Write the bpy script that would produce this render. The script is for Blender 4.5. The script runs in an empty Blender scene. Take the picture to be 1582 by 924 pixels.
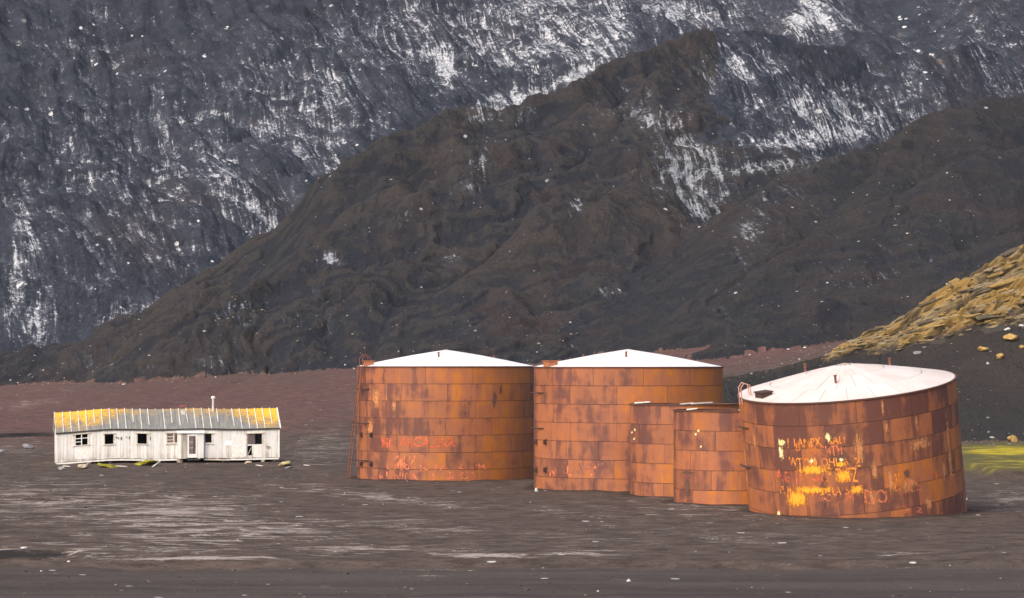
import bpy, bmesh, math, random
import numpy as np
from mathutils import Vector, Matrix

# ------------------------------------------------------------------ camera, sky, sun, exposure
F, CX, HY, HC = 4000.0, 791.0, 563.0, 8.7      # focal length in photo pixels, optical column, eye-level row, eye height
scene = bpy.context.scene
cam_d = bpy.data.cameras.new("camera")
cam = bpy.data.objects.new("camera", cam_d)
scene.collection.objects.link(cam)
cam.location = (0, 0, HC)
cam.rotation_euler = (math.radians(90), 0, 0)
cam_d.sensor_width = 36.0
cam_d.lens = 36.0 * F / 1582.0
cam_d.shift_y = (HY - 462.0) / 1582.0
cam_d.clip_start = 1.0
cam_d.clip_end = 6000.0
scene.camera = cam

SUN_ELEV, SUN_AZ = math.radians(42), math.radians(-144)   # azimuth from +Y towards +X
world = bpy.data.worlds.new("World")
scene.world = world
world.use_nodes = True
wn = world.node_tree
wn.nodes.clear()
sky = wn.nodes.new("ShaderNodeTexSky")
sky.sky_type = 'NISHITA'
sky.sun_disc = False
sky.sun_elevation = SUN_ELEV
sky.sun_rotation = SUN_AZ
sky.air_density = 1.0
sky.dust_density = 6.0
sky.ozone_density = 1.0
bg = wn.nodes.new("ShaderNodeBackground")
bg.inputs[1].default_value = 0.15
wo = wn.nodes.new("ShaderNodeOutputWorld")
wn.links.new(sky.outputs[0], bg.inputs[0])
wn.links.new(bg.outputs[0], wo.inputs[0])

sun_d = bpy.data.lights.new("sun", 'SUN')
sun_d.energy = 1.15
sun_d.angle = math.radians(70)
sun_d.color = (1.0, 0.965, 0.92)
sun = bpy.data.objects.new("sun", sun_d)
scene.collection.objects.link(sun)
sdir = Vector((math.sin(SUN_AZ) * math.cos(SUN_ELEV), math.cos(SUN_AZ) * math.cos(SUN_ELEV), math.sin(SUN_ELEV)))
sun.rotation_euler = sdir.to_track_quat('Z', 'Y').to_euler()

vs = scene.view_settings
vs.view_transform = 'Standard'
vs.look = 'None'
vs.exposure = 0.54
vs.gamma = 1.0
vs.use_curve_mapping = False

rng = random.Random(7)
COL = scene.collection.objects

# ------------------------------------------------------------------ helpers
def P(px, py, Y):
    return ((px - CX) / F * Y, Y, HC + (HY - py) / F * Y)

def tag(o, label=None, cat=None, group=None, kind=None):
    if label: o["label"] = label
    if cat: o["category"] = cat
    if group: o["group"] = group
    if kind: o["kind"] = kind
    return o

def empty(name, loc=(0, 0, 0), rot=(0, 0, 0)):
    o = bpy.data.objects.new(name, None)
    o.empty_display_size = 0.5
    COL.link(o)
    o.location = loc
    o.rotation_euler = rot
    return o

def link(name, me, mat=None, parent=None, smooth=False):
    o = bpy.data.objects.new(name, me)
    COL.link(o)
    if mat is not None and not me.materials:
        me.materials.append(mat)
    if parent is not None:
        o.parent = parent
    if smooth:
        me.polygons.foreach_set("use_smooth", [True] * len(me.polygons))
    return o

class MB:
    """collects boxes, bars and tubes for ONE mesh"""
    def __init__(self):
        self.v, self.f = [], []
    def add(self, vs, fs):
        n = len(self.v)
        self.v += [tuple(v) for v in vs]
        self.f += [tuple(i + n for i in f) for f in fs]
        return self
    def hexa(self, c):          # 8 corners: bottom ring 0-3, top ring 4-7
        return self.add(c, [(3, 2, 1, 0), (4, 5, 6, 7), (0, 1, 5, 4), (1, 2, 6, 5), (2, 3, 7, 6), (3, 0, 4, 7)])
    def box(self, x0, x1, y0, y1, z0, z1):
        return self.hexa([(x0, y0, z0), (x1, y0, z0), (x1, y1, z0), (x0, y1, z0),
                          (x0, y0, z1), (x1, y0, z1), (x1, y1, z1), (x0, y1, z1)])
    def tube(self, pts, r, n=6, cap=True):
        pts = [Vector(p) for p in pts]
        rs = r if isinstance(r, (list, tuple)) else [r] * len(pts)
        vs, fs = [], []
        for i, p in enumerate(pts):
            d = (pts[min(i + 1, len(pts) - 1)] - pts[max(i - 1, 0)]).normalized()
            u = d.orthogonal().normalized() if i == 0 else (u - d * u.dot(d)).normalized()
            w = d.cross(u)
            for k in range(n):
                a = 2 * math.pi * k / n
                vs.append(p + (u * math.cos(a) + w * math.sin(a)) * rs[i])
        for i in range(len(pts) - 1):
            for k in range(n):
                k2 = (k + 1) % n
                fs.append((i * n + k, i * n + k2, (i + 1) * n + k2, (i + 1) * n + k))
        if cap:
            fs.append(tuple(range(n))[::-1])
            fs.append(tuple((len(pts) - 1) * n + k for k in range(n)))
        return self.add(vs, fs)
    def mesh(self, name):
        me = bpy.data.meshes.new(name)
        me.from_pydata(self.v, [], self.f)
        me.update()
        return me
    def build(self, name, mat, parent=None, smooth=False):
        return link(name, self.mesh(name), mat, parent, smooth)

# gradient noise in numpy
def perlin(x, y, seed=0):
    x = np.asarray(x, dtype=np.float32); y = np.asarray(y, dtype=np.float32)
    r = np.random.RandomState(seed + 11)
    perm = r.permutation(512).astype(np.int32)
    ang = r.rand(512) * 2 * np.pi
    gx, gy = np.cos(ang).astype(np.float32), np.sin(ang).astype(np.float32)
    xi = np.floor(x).astype(np.int32); yi = np.floor(y).astype(np.int32)
    xf = x - xi; yf = y - yi
    u = xf * xf * xf * (xf * (xf * 6 - 15) + 10)
    v = yf * yf * yf * (yf * (yf * 6 - 15) + 10)
    def g(ix, iy, dx, dy):
        h = perm[(perm[ix & 511] + iy) & 511]
        return gx[h] * dx + gy[h] * dy
    a = g(xi, yi, xf, yf); b = g(xi + 1, yi, xf - 1, yf)
    c = g(xi, yi + 1, xf, yf - 1); d = g(xi + 1, yi + 1, xf - 1, yf - 1)
    return ((a + (b - a) * u) + ((c + (d - c) * u) - (a + (b - a) * u)) * v) * 1.5

def fbm(x, y, octaves=4, seed=0, gain=0.5, lac=2.03):
    s, a, t = 0.0, 1.0, 0.0
    for i in range(octaves):
        s = s + a * perlin(x, y, seed + i * 17)
        t += a
        a *= gain; x = x * lac + 3.1; y = y * lac - 1.7
    return s / t

def ridged(x, y, octaves=4, seed=0, gain=0.5, lac=2.03):
    s, a, t = 0.0, 1.0, 0.0
    for i in range(octaves):
        s = s + a * (1 - 2 * np.abs(perlin(x, y, seed + i * 17)))
        t += a
        a *= gain; x = x * lac + 3.1; y = y * lac - 1.7
    return s / t

def sstep(a, b, x):
    t = np.clip((x - a) / (b - a), 0, 1)
    return t * t * (3 - 2 * t)

# node helpers
class NT:
    def __init__(self, name):
        self.m = bpy.data.materials.new(name)
        self.m.use_nodes = True
        self.t = self.m.node_tree
        self.t.nodes.clear()
        self.out = self.t.nodes.new("ShaderNodeOutputMaterial")
    def n(self, typ, ins=None, **props):
        nd = self.t.nodes.new(typ)
        for k, v in props.items():
            setattr(nd, k, v)
        for k, v in (ins or {}).items():
            self.set(nd.inputs[k], v)
        return nd
    def set(self, sock, v):
        if isinstance(v, bpy.types.NodeSocket):
            self.t.links.new(v, sock)
        elif isinstance(v, bpy.types.Node):
            self.t.links.new(v.outputs[0], sock)
        else:
            if isinstance(v, (tuple, list)) and len(v) == 3 and sock.type == 'RGBA':
                v = (*v, 1.0)
            sock.default_value = v
    def math(self, op, a, b=0.0, clamp=False):
        nd = self.n("ShaderNodeMath", {0: a, 1: b}, operation=op)
        nd.use_clamp = clamp
        return nd.outputs[0]
    def mix(self, fac, a, b, blend='MIX'):
        nd = self.n("ShaderNodeMix", data_type='RGBA', blend_type=blend)
        self.set(nd.inputs[0], fac); self.set(nd.inputs[6], a); self.set(nd.inputs[7], b)
        return nd.outputs[2]
    def ramp(self, fac, a, b):          # smooth threshold
        nd = self.n("ShaderNodeMapRange", {0: fac, 1: a, 2: b, 3: 0.0, 4: 1.0}, interpolation_type='SMOOTHSTEP')
        return nd.outputs[0]
    def noise(self, vec, scale, detail=4.0, rough=0.55, dist=0.0, w=None, typ='FBM'):
        nd = self.n("ShaderNodeTexNoise")
        nd.noise_dimensions = '4D' if w is not None else '3D'
        nd.noise_type = typ
        if vec is not None: self.set(nd.inputs['Vector'], vec)
        if w is not None: self.set(nd.inputs['W'], w)
        self.set(nd.inputs['Scale'], scale); self.set(nd.inputs['Detail'], detail)
        self.set(nd.inputs['Roughness'], rough); self.set(nd.inputs['Distortion'], dist)
        return nd.outputs[0]
    def voro(self, vec, scale, feature='F1', rnd=1.0, out=0):
        nd = self.n("ShaderNodeTexVoronoi", {'Vector': vec, 'Scale': scale, 'Randomness': rnd}, feature=feature)
        return nd.outputs[out]
    def scale(self, vec, sx, sy, sz):
        nd = self.n("ShaderNodeVectorMath", {0: vec, 1: (sx, sy, sz)}, operation='MULTIPLY')
        return nd.outputs[0]
    def attr(self, name, out=2):
        return self.n("ShaderNodeAttribute", attribute_name=name).outputs[out]
    def pos(self):
        return self.n("ShaderNodeNewGeometry").outputs[0]
    def objco(self):
        return self.n("ShaderNodeTexCoord").outputs[3]
    def bump(self, h, strength=0.5, dist=0.1, normal=None):
        nd = self.n("ShaderNodeBump", {'Height': h, 'Strength': strength, 'Distance': dist})
        if normal is not None: self.set(nd.inputs['Normal'], normal)
        return nd.outputs[0]
    def bsdf(self, color, rough=0.9, normal=None, metal=0.0, spec=0.3):
        nd = self.n("ShaderNodeBsdfPrincipled", {'Base Color': color, 'Roughness': rough, 'Metallic': metal, 'Specular IOR Level': spec})
        if normal is not None: self.set(nd.inputs['Normal'], normal)
        self.t.links.new(nd.outputs[0], self.out.inputs[0])
        return nd
# ------------------------------------------------------------------ terrain
def interp(px, xs, ys):
    return np.interp(px, xs, ys)

def polyline3(pts):
    return np.array([P(*q) for q in pts], dtype=np.float32)

def cones(X, Y, lines, slope):
    """union of scree fans: every crest line sheds a slope of the same angle on both sides"""
    X = X.astype(np.float32); Y = Y.astype(np.float32)
    best = np.full(X.shape, -1e9, dtype=np.float32)
    dist = np.full(X.shape, 1e9, dtype=np.float32)
    along = np.zeros(X.shape, dtype=np.float32)
    acc = 0.0
    slope0 = slope
    for ln in lines:
        acc += 137.0
        ln, slope = (ln[0], ln[1] * slope0) if isinstance(ln, tuple) else (ln, slope0)
        for a, b in zip(ln[:-1], ln[1:]):
            dx, dy = b[0] - a[0], b[1] - a[1]
            L2 = dx * dx + dy * dy
            L = math.sqrt(L2)
            u = (X - a[0]) * (dx / L2) + (Y - a[1]) * (dy / L2)
            perp = np.abs((X - a[0]) * (dy / L) - (Y - a[1]) * (dx / L))
            k = (b[2] - a[2]) / L
            k = max(-.9 * slope, min(.9 * slope, k))
            u = np.clip(u + perp * (k / math.sqrt(slope * slope - k * k)) / L, 0, 1)
            d = np.hypot(X - a[0] - u * dx, Y - a[1] - u * dy)
            z = a[2] + (b[2] - a[2]) * u - slope * d
            m = z > best
            best[m] = z[m]; dist[m] = d[m]; along[m] = acc + u[m] * L
            acc += L
    return best, dist, along

MID = [
    [(538, 268, 598), (600, 208, 609), (690, 152, 620), (760, 160, 622), (830, 140, 626), (890, 124, 630), (960, 90, 642), (1040, 62, 658), (1110, 46, 674), (1200, 62, 690), (1300, 78, 706), (1420, 84, 722), (1560, 70, 745)],
    [(335, 462, 541), (440, 396, 556), (545, 342, 568), (640, 306, 574), (760, 280, 582), (870, 262, 588), (960, 225, 600), (1010, 170, 618), (1030, 100, 640)],
    [(990, 256, 574), (925, 275, 566), (870, 305, 556), (800, 365, 546), (745, 430, 534), (705, 500, 524)],
    [(990, 256, 574), (1060, 320, 564), (1130, 372, 554), (1142, 400, 548)],
    [(990, 256, 574), (965, 345, 552), (950, 430, 536), (930, 500, 524)],
    [(640, 306, 574), (590, 380, 556), (520, 450, 540), (450, 500, 530)],
    [(690, 152, 620), (660, 230, 604), (600, 290, 590)],
    [(850, 135, 628), (800, 210, 612), (740, 262, 596)],
    [(300, 470, 540), (330, 500, 534), (345, 545, 528)],
    [(-200, 545, 585), (0, 535, 580), (70, 528, 574), (160, 532, 566), (250, 540, 556)],
    [(290, 505, 540), (345, 474, 540), (400, 500, 536)],
]
RIGHT = [
    [(1950, 0, 660), (1582, 137, 602), (1480, 168, 590), (1400, 192, 582), (1300, 238, 566), (1200, 275, 556), (1165, 330, 546), (1150, 385, 536)],
    [(1950, 120, 570), (1582, 222, 546), (1450, 268, 534), (1330, 318, 522), (1240, 380, 510), (1170, 440, 498), (1110, 500, 488)],
    [(1950, 260, 500), (1582, 345, 476), (1450, 398, 466), (1330, 452, 456), (1210, 500, 446), (1120, 520, 442)],
    [(1400, 192, 582), (1380, 250, 560), (1330, 318, 530)],
    [(1240, 290, 552), (1220, 340, 536), (1180, 400, 520)],
]
NEAR = [
    [(2000, 150, 326), (1700, 322, 314), (1582, 387, 308), (1500, 432, 305), (1440, 463, 303), (1360, 510, 300), (1272, 549, 297), (1180, 572, 294), (1090, 590, 292), (1000, 612, 290)],
]
LMID = [(polyline3(l), k) for l, k in zip(MID, (1.42, 1.0, 1.0, 1.0, 1.0, 1.0, 1.2, 1.2, 1.25, 1.0, 1.15))]
LRIGHT = [polyline3(l) for l in RIGHT]
LNEAR = [polyline3(l) for l in NEAR]

def z_plain(X, Y):
    px = X / Y * F + CX
    k = interp(px, [-250, 0, 280, 550, 830, 1050, 1240, 1500, 1800], [.011, .0124, .022, .0335, .040, .056, .074, .09, .10])
    d = Y - 250
    z = k * np.where(d > 60, d - 30, np.where(d > 0, d * d / 120, 0))
    amp = sstep(60, 260, Y)
    z = z + 0.20 * fbm(X / 14, Y / 14, 3, 5) * (0.5 + amp) + 0.08 * fbm(X / 2.8, Y / 2.8, 3, 9)
    z = z + 0.5 * amp * fbm(X / 45, Y / 60, 2, 41) * sstep(260, 330, Y)
    # low wash bank at the far left behind the hut, beach scarp and the cut bank in the foreground
    w = fbm(X / 9, Y * 0 + 2.3, 3, 31)
    z = z + 0.5 * sstep(298 + 6 * w, 299.2 + 6 * w, Y) * sstep(-50, -54.5, X)
    z = z - 0.30 * sstep(115.2 + 1.2 * w, 113.6 + 1.2 * w, Y)
    edge = 121.5 + 0.8 * w
    z = z - 0.40 * sstep(edge, edge - 0.5, Y) * sstep(114.5, 118.5, Y) * sstep(-19.8, -21.2, X)
    # moss shelf at the right, dropping off in front
    e2 = 200.5 + 0.8 * w
    z = z + 0.55 * sstep(e2 - 0.4, e2, Y) * sstep(37.0, 38.0, X) * sstep(275, 250, Y)
    # hut stands on a low apron
    u = (X + 28.5) / 13.0; v = (Y - 226.5) / 7.5
    z = z + 0.10 * sstep(1.0, 0.8, np.hypot(u, v))
    # drift of ash against the tanks
    drift = 0.12 * (0.65 + 0.9 * fbm(X / 3.2, Y / 3.2, 2, 77))
    for (tx, ty, r) in TANKS:
        z = z + drift * sstep(r + 1.6, r + 0.1, np.hypot(X - tx, Y - ty))
    return z

TANKS = [(-5.04, 197.8, 6.8), (8.14, 181.4, 6.6), (11.4, 170.9, 3.6), (13.75, 162.4, 3.6), (20.62, 153.4, 6.36)]

def z_back(X, Y):
    px = X / Y * F + CX
    yf = 625 + 25 * fbm(X / 90, X * 0 + 4.4, 2, 3) + interp(px, [-300, 0, 500, 900, 1200, 1800], [-40, -18, 10, 60, 80, 60])
    wx = 9 * fbm(X / 60, Y / 60, 3, 21); wy = 9 * fbm(X / 60 + 9, Y / 60, 3, 22)
    s = (X + wx) * .94 + (Y + wy) * .34
    t = (Y + wy) * .94 - (X + wx) * .34
    z = 4 + (Y - yf) * .55 + interp(px, [-300, 0, 500, 900, 1800], [-2, 0, 4, 8, 12])
    rise = sstep(-5, 60, Y - yf)
    z = z + rise * (13 * fbm(s / 95, t / 190, 3, 51) + 5.0 * ridged(s / 34, t / 150, 3, 52) + 2.1 * ridged(s / 10, t / 48, 3, 53))
    z = z + (0.25 + .75 * rise) * (2.4 * fbm(X / 16, Y / 16, 6, 54, 0.58) + .3 * ridged(X / 6.5, Y / 6.5, 3, 57, .55))
    # slumped steps, as in ice buried by ash
    st = fbm(X / 70, Y / 28, 4, 55)
    z = z + rise * 2.6 * (sstep(-.05, .05, st) - .5) + rise * 1.4 * (sstep(.17, .22, st) + sstep(-.2, -.25, st))
    return z, s, t

def hill_detail(X, Y, dist, along, seed, amp=1.0):
    """spurs and gullies that run down from the crest lines, then rubble at every smaller size"""
    al = along + 5.0 * fbm(X / 22, Y / 22, 3, seed + 7) + 1.2 * fbm(X / 5, Y / 5, 2, seed + 8)
    k = np.clip(dist / 34, 0, 1)
    z = -amp * 6.0 * k * (1 - ridged(al / 27, dist / 130, 2, seed, .4)) * .5
    z = z - amp * .5 * np.clip(dist / 14, 0, 1) * np.abs(perlin(al / 7.5, dist / 70, seed + 1)) * 1.3
    z = z - amp * .3 * np.clip(dist / 8, 0, 1) * (1 - ridged(al / 3.1, dist / 26, 2, seed + 4)) * .6
    z = z + amp * (1.8 * fbm(X / 32, Y / 32, 3, seed + 2) + .8 * ridged(X / 9, Y / 9, 4, seed + 3, .6) + .6 * fbm(X / 3.0, Y / 3.0, 3, seed + 5, .62))
    st = fbm(X / 42, Y / 24, 4, seed + 9)
    z = z + amp * (1.5 * (sstep(-.025, .025, st) - .5) + .9 * (sstep(.15, .18, st) - sstep(-.19, -.16, st)))
    return z

def warp(X, Y, k, seed, a):
    return X + a * fbm(X / k, Y / k, 3, seed), Y + a * fbm(X / k + 7, Y / k, 3, seed + 1)

def terrain_z(X, Y):
    shp = X.shape
    zp = np.full(shp, -1e9); zb = np.full(shp, -1e9); s = np.zeros(shp); t = np.zeros(shp)
    n = np.searchsorted(Y[:, 0], 720)
    zp[:n] = z_plain(X[:n], Y[:n])
    n = np.searchsorted(Y[:, 0], 490)
    zb[n:], s[n:], t[n:] = z_back(X[n:], Y[n:])
    zm = np.full(shp, -1e9); zr = np.full(shp, -1e9); zn = np.full(shp, -1e9)
    dm = np.zeros(shp); dr = np.zeros(shp)
    rows = np.where((Y[:, 0] > 470))[0]
    if len(rows):
        a, b = rows[0], rows[-1] + 1
        x, y = X[a:b], Y[a:b]
        wx, wy = warp(x, y, 26, 101, 11.0)
        m, d, al = cones(wx, wy, LMID, .60)
        zm[a:b] = m + hill_detail(x, y, d, al, 111, 1.0); dm[a:b] = d
    rows = np.where((Y[:, 0] > 380))[0]
    if len(rows):
        a, b = rows[0], rows[-1] + 1
        x, y = X[a:b], Y[a:b]
        wx, wy = warp(x, y, 26, 131, 6.0)
        m, d, al = cones(wx, wy, LRIGHT, .52)
        zr[a:b] = m + hill_detail(x, y, d, al, 141, .65); dr[a:b] = d
    rows = np.where((Y[:, 0] > 225) & (Y[:, 0] < 420))[0]
    if len(rows):
        a, b = rows[0], rows[-1] + 1
        x, y = X[a:b], Y[a:b]
        wx, wy = warp(x, y, 14, 161, 1.0)
        m, d, al = cones(wx, wy, LNEAR, .60)
        zn[a:b] = m + .5 * fbm(x / 12, y / 12, 4, 171) + .14 * fbm(x / 2.2, y / 2.2, 4, 172) - .5 * np.clip(d / 10, 0, 1)
    Z = np.stack([zp, zb, zm, zr, zn])
    return Z, s, t, dm, dr

def ysched():
    out = [55.0]
    for (y1, st0, st1) in [(100, 1.5, 1.0), (130, .35, .35), (255, .7, 1.0), (320, .3, .3), (470, .8, .7), (680, .45, .45), (900, .55, .6), (1060, 3, 6)]:
        y0 = out[-1]
        while out[-1] < y1:
            k = (out[-1] - y0) / (y1 - y0)
            out.append(out[-1] + st0 + (st1 - st0) * k)
    return np.array(out)

pxs = np.concatenate([np.linspace(-2800, -230, 34)[:-1], np.linspace(-230, 1812, 800), np.linspace(1812, 4400, 34)[1:]])
NCOL = len(pxs)
ys = ysched()
GX = ((pxs[None, :] - CX) / F) * ys[:, None]
GY = np.repeat(ys[:, None], NCOL, axis=1)
ZL, GS, GT, DM, DR = terrain_z(GX, GY)
LAY = ZL.argmax(0)
GZ = ZL.max(0)
# the far right shoulder of the hill is buried ice like the mountain it runs into
LAY[(LAY == 2) & (GY > 604) & (pxs[None, :] > 1085 + 70 * fbm(GX / 14, GY / 14, 3, 301))] = 1
PXG = np.repeat(pxs[None, :], len(ys), axis=0)
PYG = (HY - (GZ - HC) * F / GY).astype(np.float32)
PXG = PXG.astype(np.float32)

def ground_z(x, y):
    """terrain height at one point, bilinear from the grid"""
    r = np.searchsorted(ys, y) - 1
    fy = (y - ys[r]) / (ys[r + 1] - ys[r])
    px = x / y * F + CX
    ci = int(np.clip(np.searchsorted(pxs, px) - 1, 0, NCOL - 2)); fc = (px - pxs[ci]) / (pxs[ci + 1] - pxs[ci])
    z = GZ[r:r + 2, ci:ci + 2]
    return float((z[0, 0] * (1 - fc) + z[0, 1] * fc) * (1 - fy) + (z[1, 0] * (1 - fc) + z[1, 1] * fc) * fy)

def blobs(lst):
    m = np.zeros(GX.shape, dtype=np.float32)
    for (x, y, rx, ry, ang, w) in lst:
        a = math.radians(ang)
        dx, dy = PXG - x, PYG - y
        u = (dx * math.cos(a) + dy * math.sin(a)) / rx
        v = (-dx * math.sin(a) + dy * math.cos(a)) / ry
        m = np.maximum(m, w * np.exp(-(u * u + v * v)))
    return m

# relief curvature: hollows keep the ice and snow
def curv(k):
    z = GZ
    def box(a, n, ax):
        c = np.cumsum(np.pad(a, [(n + 1, n) if i == ax else (0, 0) for i in range(2)], mode='edge'), axis=ax)
        return (np.take(c, range(2 * n + 1, c.shape[ax]), ax) - np.take(c, range(0, c.shape[ax] - 2 * n - 1), ax)) / (2 * n + 1)
    return box(box(z, k, 0), k, 1) - z

ICE_BLOBS = [
    (230, 260, 330, 220, 0, .40), (34, 400, 26, 170, 0, .75), (50, 490, 60, 70, 0, .62), (350, 285, 130, 40, 52, .72), (420, 350, 30, 70, -25, .7),
    (480, 170, 170, 150, 0, .50), (520, 290, 25, 60, 0, .85), (690, 100, 22, 45, -15, 1.15), (640, 60, 140, 110, 0, .55), (820, 55, 190, 90, 0, .70),
    (930, 60, 70, 90, 0, .80), (800, 155, 90, 26, -12, .85), (900, 112, 70, 16, -25, 1.0), (1060, 20, 120, 40, 0, .62), (1260, 25, 60, 50, 0, .85),
    (200, 485, 60, 30, -15, .80), (390, 462, 60, 22, -5, .62), (290, 185, 40, 20, 0, .62), (120, 80, 120, 60, 0, .33), (560, 60, 140, 60, 0, .5),
    (1150, 105, 100, 50, 0, .62), (1255, 165, 120, 50, 0, .70), (1255, 212, 130, 22, -8, 1.02), (1340, 185, 110, 36, 0, .74), (1420, 150, 70, 40, 0, .5),
    (1070, 270, 75, 55, 20, .85), (1090, 300, 40, 45, 0, .9), (1200, 255, 110, 14, -8, .85), (1520, 60, 70, 70, 0, .42), (1560, 140, 60, 60, 0, .40), (1420, 110, 120, 60, 0, .34),
    (150, 20, 30, 40, 0, .5), (160, 560, 60, 20, 0, .4), (340, 560, 40, 12, 0, .5),
]
ICE_HILL = [
    (510, 400, 22, 16, 0, .62), (765, 170, 60, 28, 0, .7), (745, 240, 20, 40, 0, .5), (720, 290, 25, 14, 0, .7), (1020, 185, 60, 24, 0, .7), (890, 320, 14, 18, 0, .6), (940, 450, 40, 12, 0, .5),
    (955, 450, 8, 8, 0, .8), (1000, 180, 90, 40, 0, .55), (620, 340, 40, 16, -25, .45), (700, 400, 20, 14, 0, .5), (1070, 260, 80, 60, 0, .85), (1140, 380, 22, 34, 0, .6), (1080, 310, 40, 40, 0, .8),
    (370, 480, 50, 30, 0, .45), (480, 490, 50, 20, 0, .4), (150, 560, 70, 20, 0, .45), (330, 560, 60, 12, 0, .4),
]
ICE_RIGHT = [(1180, 240, 130, 26, -8, .95), (1160, 360, 26, 60, 20, .55), (1200, 300, 60, 30, 0, .45), (1140, 500, 70, 18, 0, .45), (1330, 440, 130, 50, -20, .28), (1480, 320, 60, 20, 0, .28)]
ATT = {}
c1, c2 = curv(3), curv(9)
conc = np.clip(c1 * 1.3 + c2 * .45, -1, 1)
ice = np.where(LAY == 1, blobs(ICE_BLOBS), np.where(LAY == 2, blobs(ICE_HILL + ICE_BLOBS[-15:-2]), np.where(LAY == 3, blobs(ICE_RIGHT), 0)))
ATT["ice"] = ice
ATT["conc"] = conc
ATT["fs"] = GS
ATT["ft"] = GT
px_, py_ = PXG, PYG
pale = blobs([(80, 775, 160, 40, 0, .75), (250, 790, 170, 38, 0, .95), (330, 820, 240, 30, 0, .9), (560, 765, 200, 10, 6, .8), (650, 812, 120, 14, 6, .7), (330, 862, 170, 3, -1, 1.55), (745, 858, 70, 3, 1, 1.7), (560, 848, 200, 8, 2, .75),
              (150, 850, 220, 14, 0, .75), (1050, 790, 320, 26, 0, .42), (1000, 830, 400, 20, 0, .40), (1390, 858, 40, 6, 0, .75), (900, 855, 120, 6, 0, .7), (1560, 770, 60, 30, 0, .5), (480, 700, 60, 30, 0, .5), (60, 600, 140, 30, -4, .25),
              (30, 690, 80, 18, 0, .5), (40, 625, 80, 10, -5, .5), (500, 690, 60, 40, 0, .5), (250, 728, 200, 8, 0, .25)])
ATT["pale"] = np.where(LAY == 0, pale, 0)
red = blobs([(280, 630, 420, 62, -3, 1.0), (0, 610, 200, 40, 0, 1), (700, 580, 300, 40, 0, .8), (1080, 550, 300, 34, -5, .95), (550, 600, 120, 60, 0, .9)])
ATT["red"] = red
ATT["moss"] = blobs([(1560, 697, 150, 14, 0, 1.3), (1560, 714, 150, 26, 0, .95)]) * (PXG > 1400)
ATT["wet"] = np.where(LAY == 0, sstep(114.5, 112.5, GY + 1.2 * fbm(GX / 9, GX * 0 + 2.3, 3, 31)), 0)
slope_y = np.zeros(GX.shape); slope_y[1:-1] = (GZ[2:] - GZ[:-2]) / (GY[2:] - GY[:-2])
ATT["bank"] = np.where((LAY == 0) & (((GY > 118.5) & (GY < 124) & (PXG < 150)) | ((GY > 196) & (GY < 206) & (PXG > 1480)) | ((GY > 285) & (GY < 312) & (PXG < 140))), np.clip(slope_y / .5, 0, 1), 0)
ATT["wash_shade"] = np.zeros(GX.shape)  # contact shade at the tank bases, painted into the ground colour
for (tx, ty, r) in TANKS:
    ATT["wash_shade"] = np.maximum(ATT["wash_shade"], sstep(r + 1.5, r + .2, np.hypot(GX - tx, GY - ty)))
ATT["brown"] = blobs([(1600, 560, 150, 60, 0, .8), (1450, 520, 150, 40, 0, .6)])

def split_mesh(layer, name, mat):
    L = LAY
    face = np.maximum(np.maximum(L[:-1, :-1] == layer, L[1:, :-1] == layer), np.maximum(L[:-1, 1:] == layer, L[1:, 1:] == layer))
    # each border quad belongs to the layer of its first corner only
    own = L[:-1, :-1]
    face = own == layer
    idx = np.arange(GX.size).reshape(GX.shape)
    q = np.stack([idx[:-1, :-1], idx[:-1, 1:], idx[1:, 1:], idx[1:, :-1]], -1)[face]
    used = np.unique(q)
    remap = np.full(GX.size, -1, dtype=np.int64)
    remap[used] = np.arange(len(used))
    q = remap[q].astype(np.int32)
    co = np.stack([GX.ravel()[used], GY.ravel()[used], GZ.ravel()[used]], -1).astype(np.float32)
    me = bpy.data.meshes.new(name)
    me.vertices.add(len(used)); me.vertices.foreach_set("co", co.ravel())
    me.loops.add(q.size); me.loops.foreach_set("vertex_index", q.ravel())
    me.polygons.add(len(q)); me.polygons.foreach_set("loop_start", np.arange(0, q.size, 4, dtype=np.int32))
    me.polygons.foreach_set("use_smooth", np.ones(len(q), dtype=bool))
    me.update(calc_edges=True)
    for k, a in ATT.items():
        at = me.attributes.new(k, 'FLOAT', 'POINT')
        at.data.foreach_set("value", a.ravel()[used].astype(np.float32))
    o = link(name, me, mat)
    o["kind"] = "structure"
    return o

def stones_specks(nt, pos, scale, lo, hi):
    """pale pebbles too small to build: a few voronoi cells picked by their own random colour"""
    v = nt.n("ShaderNodeTexVoronoi", {'Vector': pos, 'Scale': scale})
    r = nt.n("ShaderNodeSeparateColor", {0: v.outputs[1]}).outputs[0]
    g = nt.n("ShaderNodeSeparateColor", {0: v.outputs[1]}).outputs[1]
    d = nt.math('LESS_THAN', v.outputs[0], nt.math('ADD', 0.12, nt.math('MULTIPLY', nt.math('POWER', g, 3.0), 0.4)))
    return nt.math('MULTIPLY', nt.ramp(r, lo, hi), d)

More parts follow.
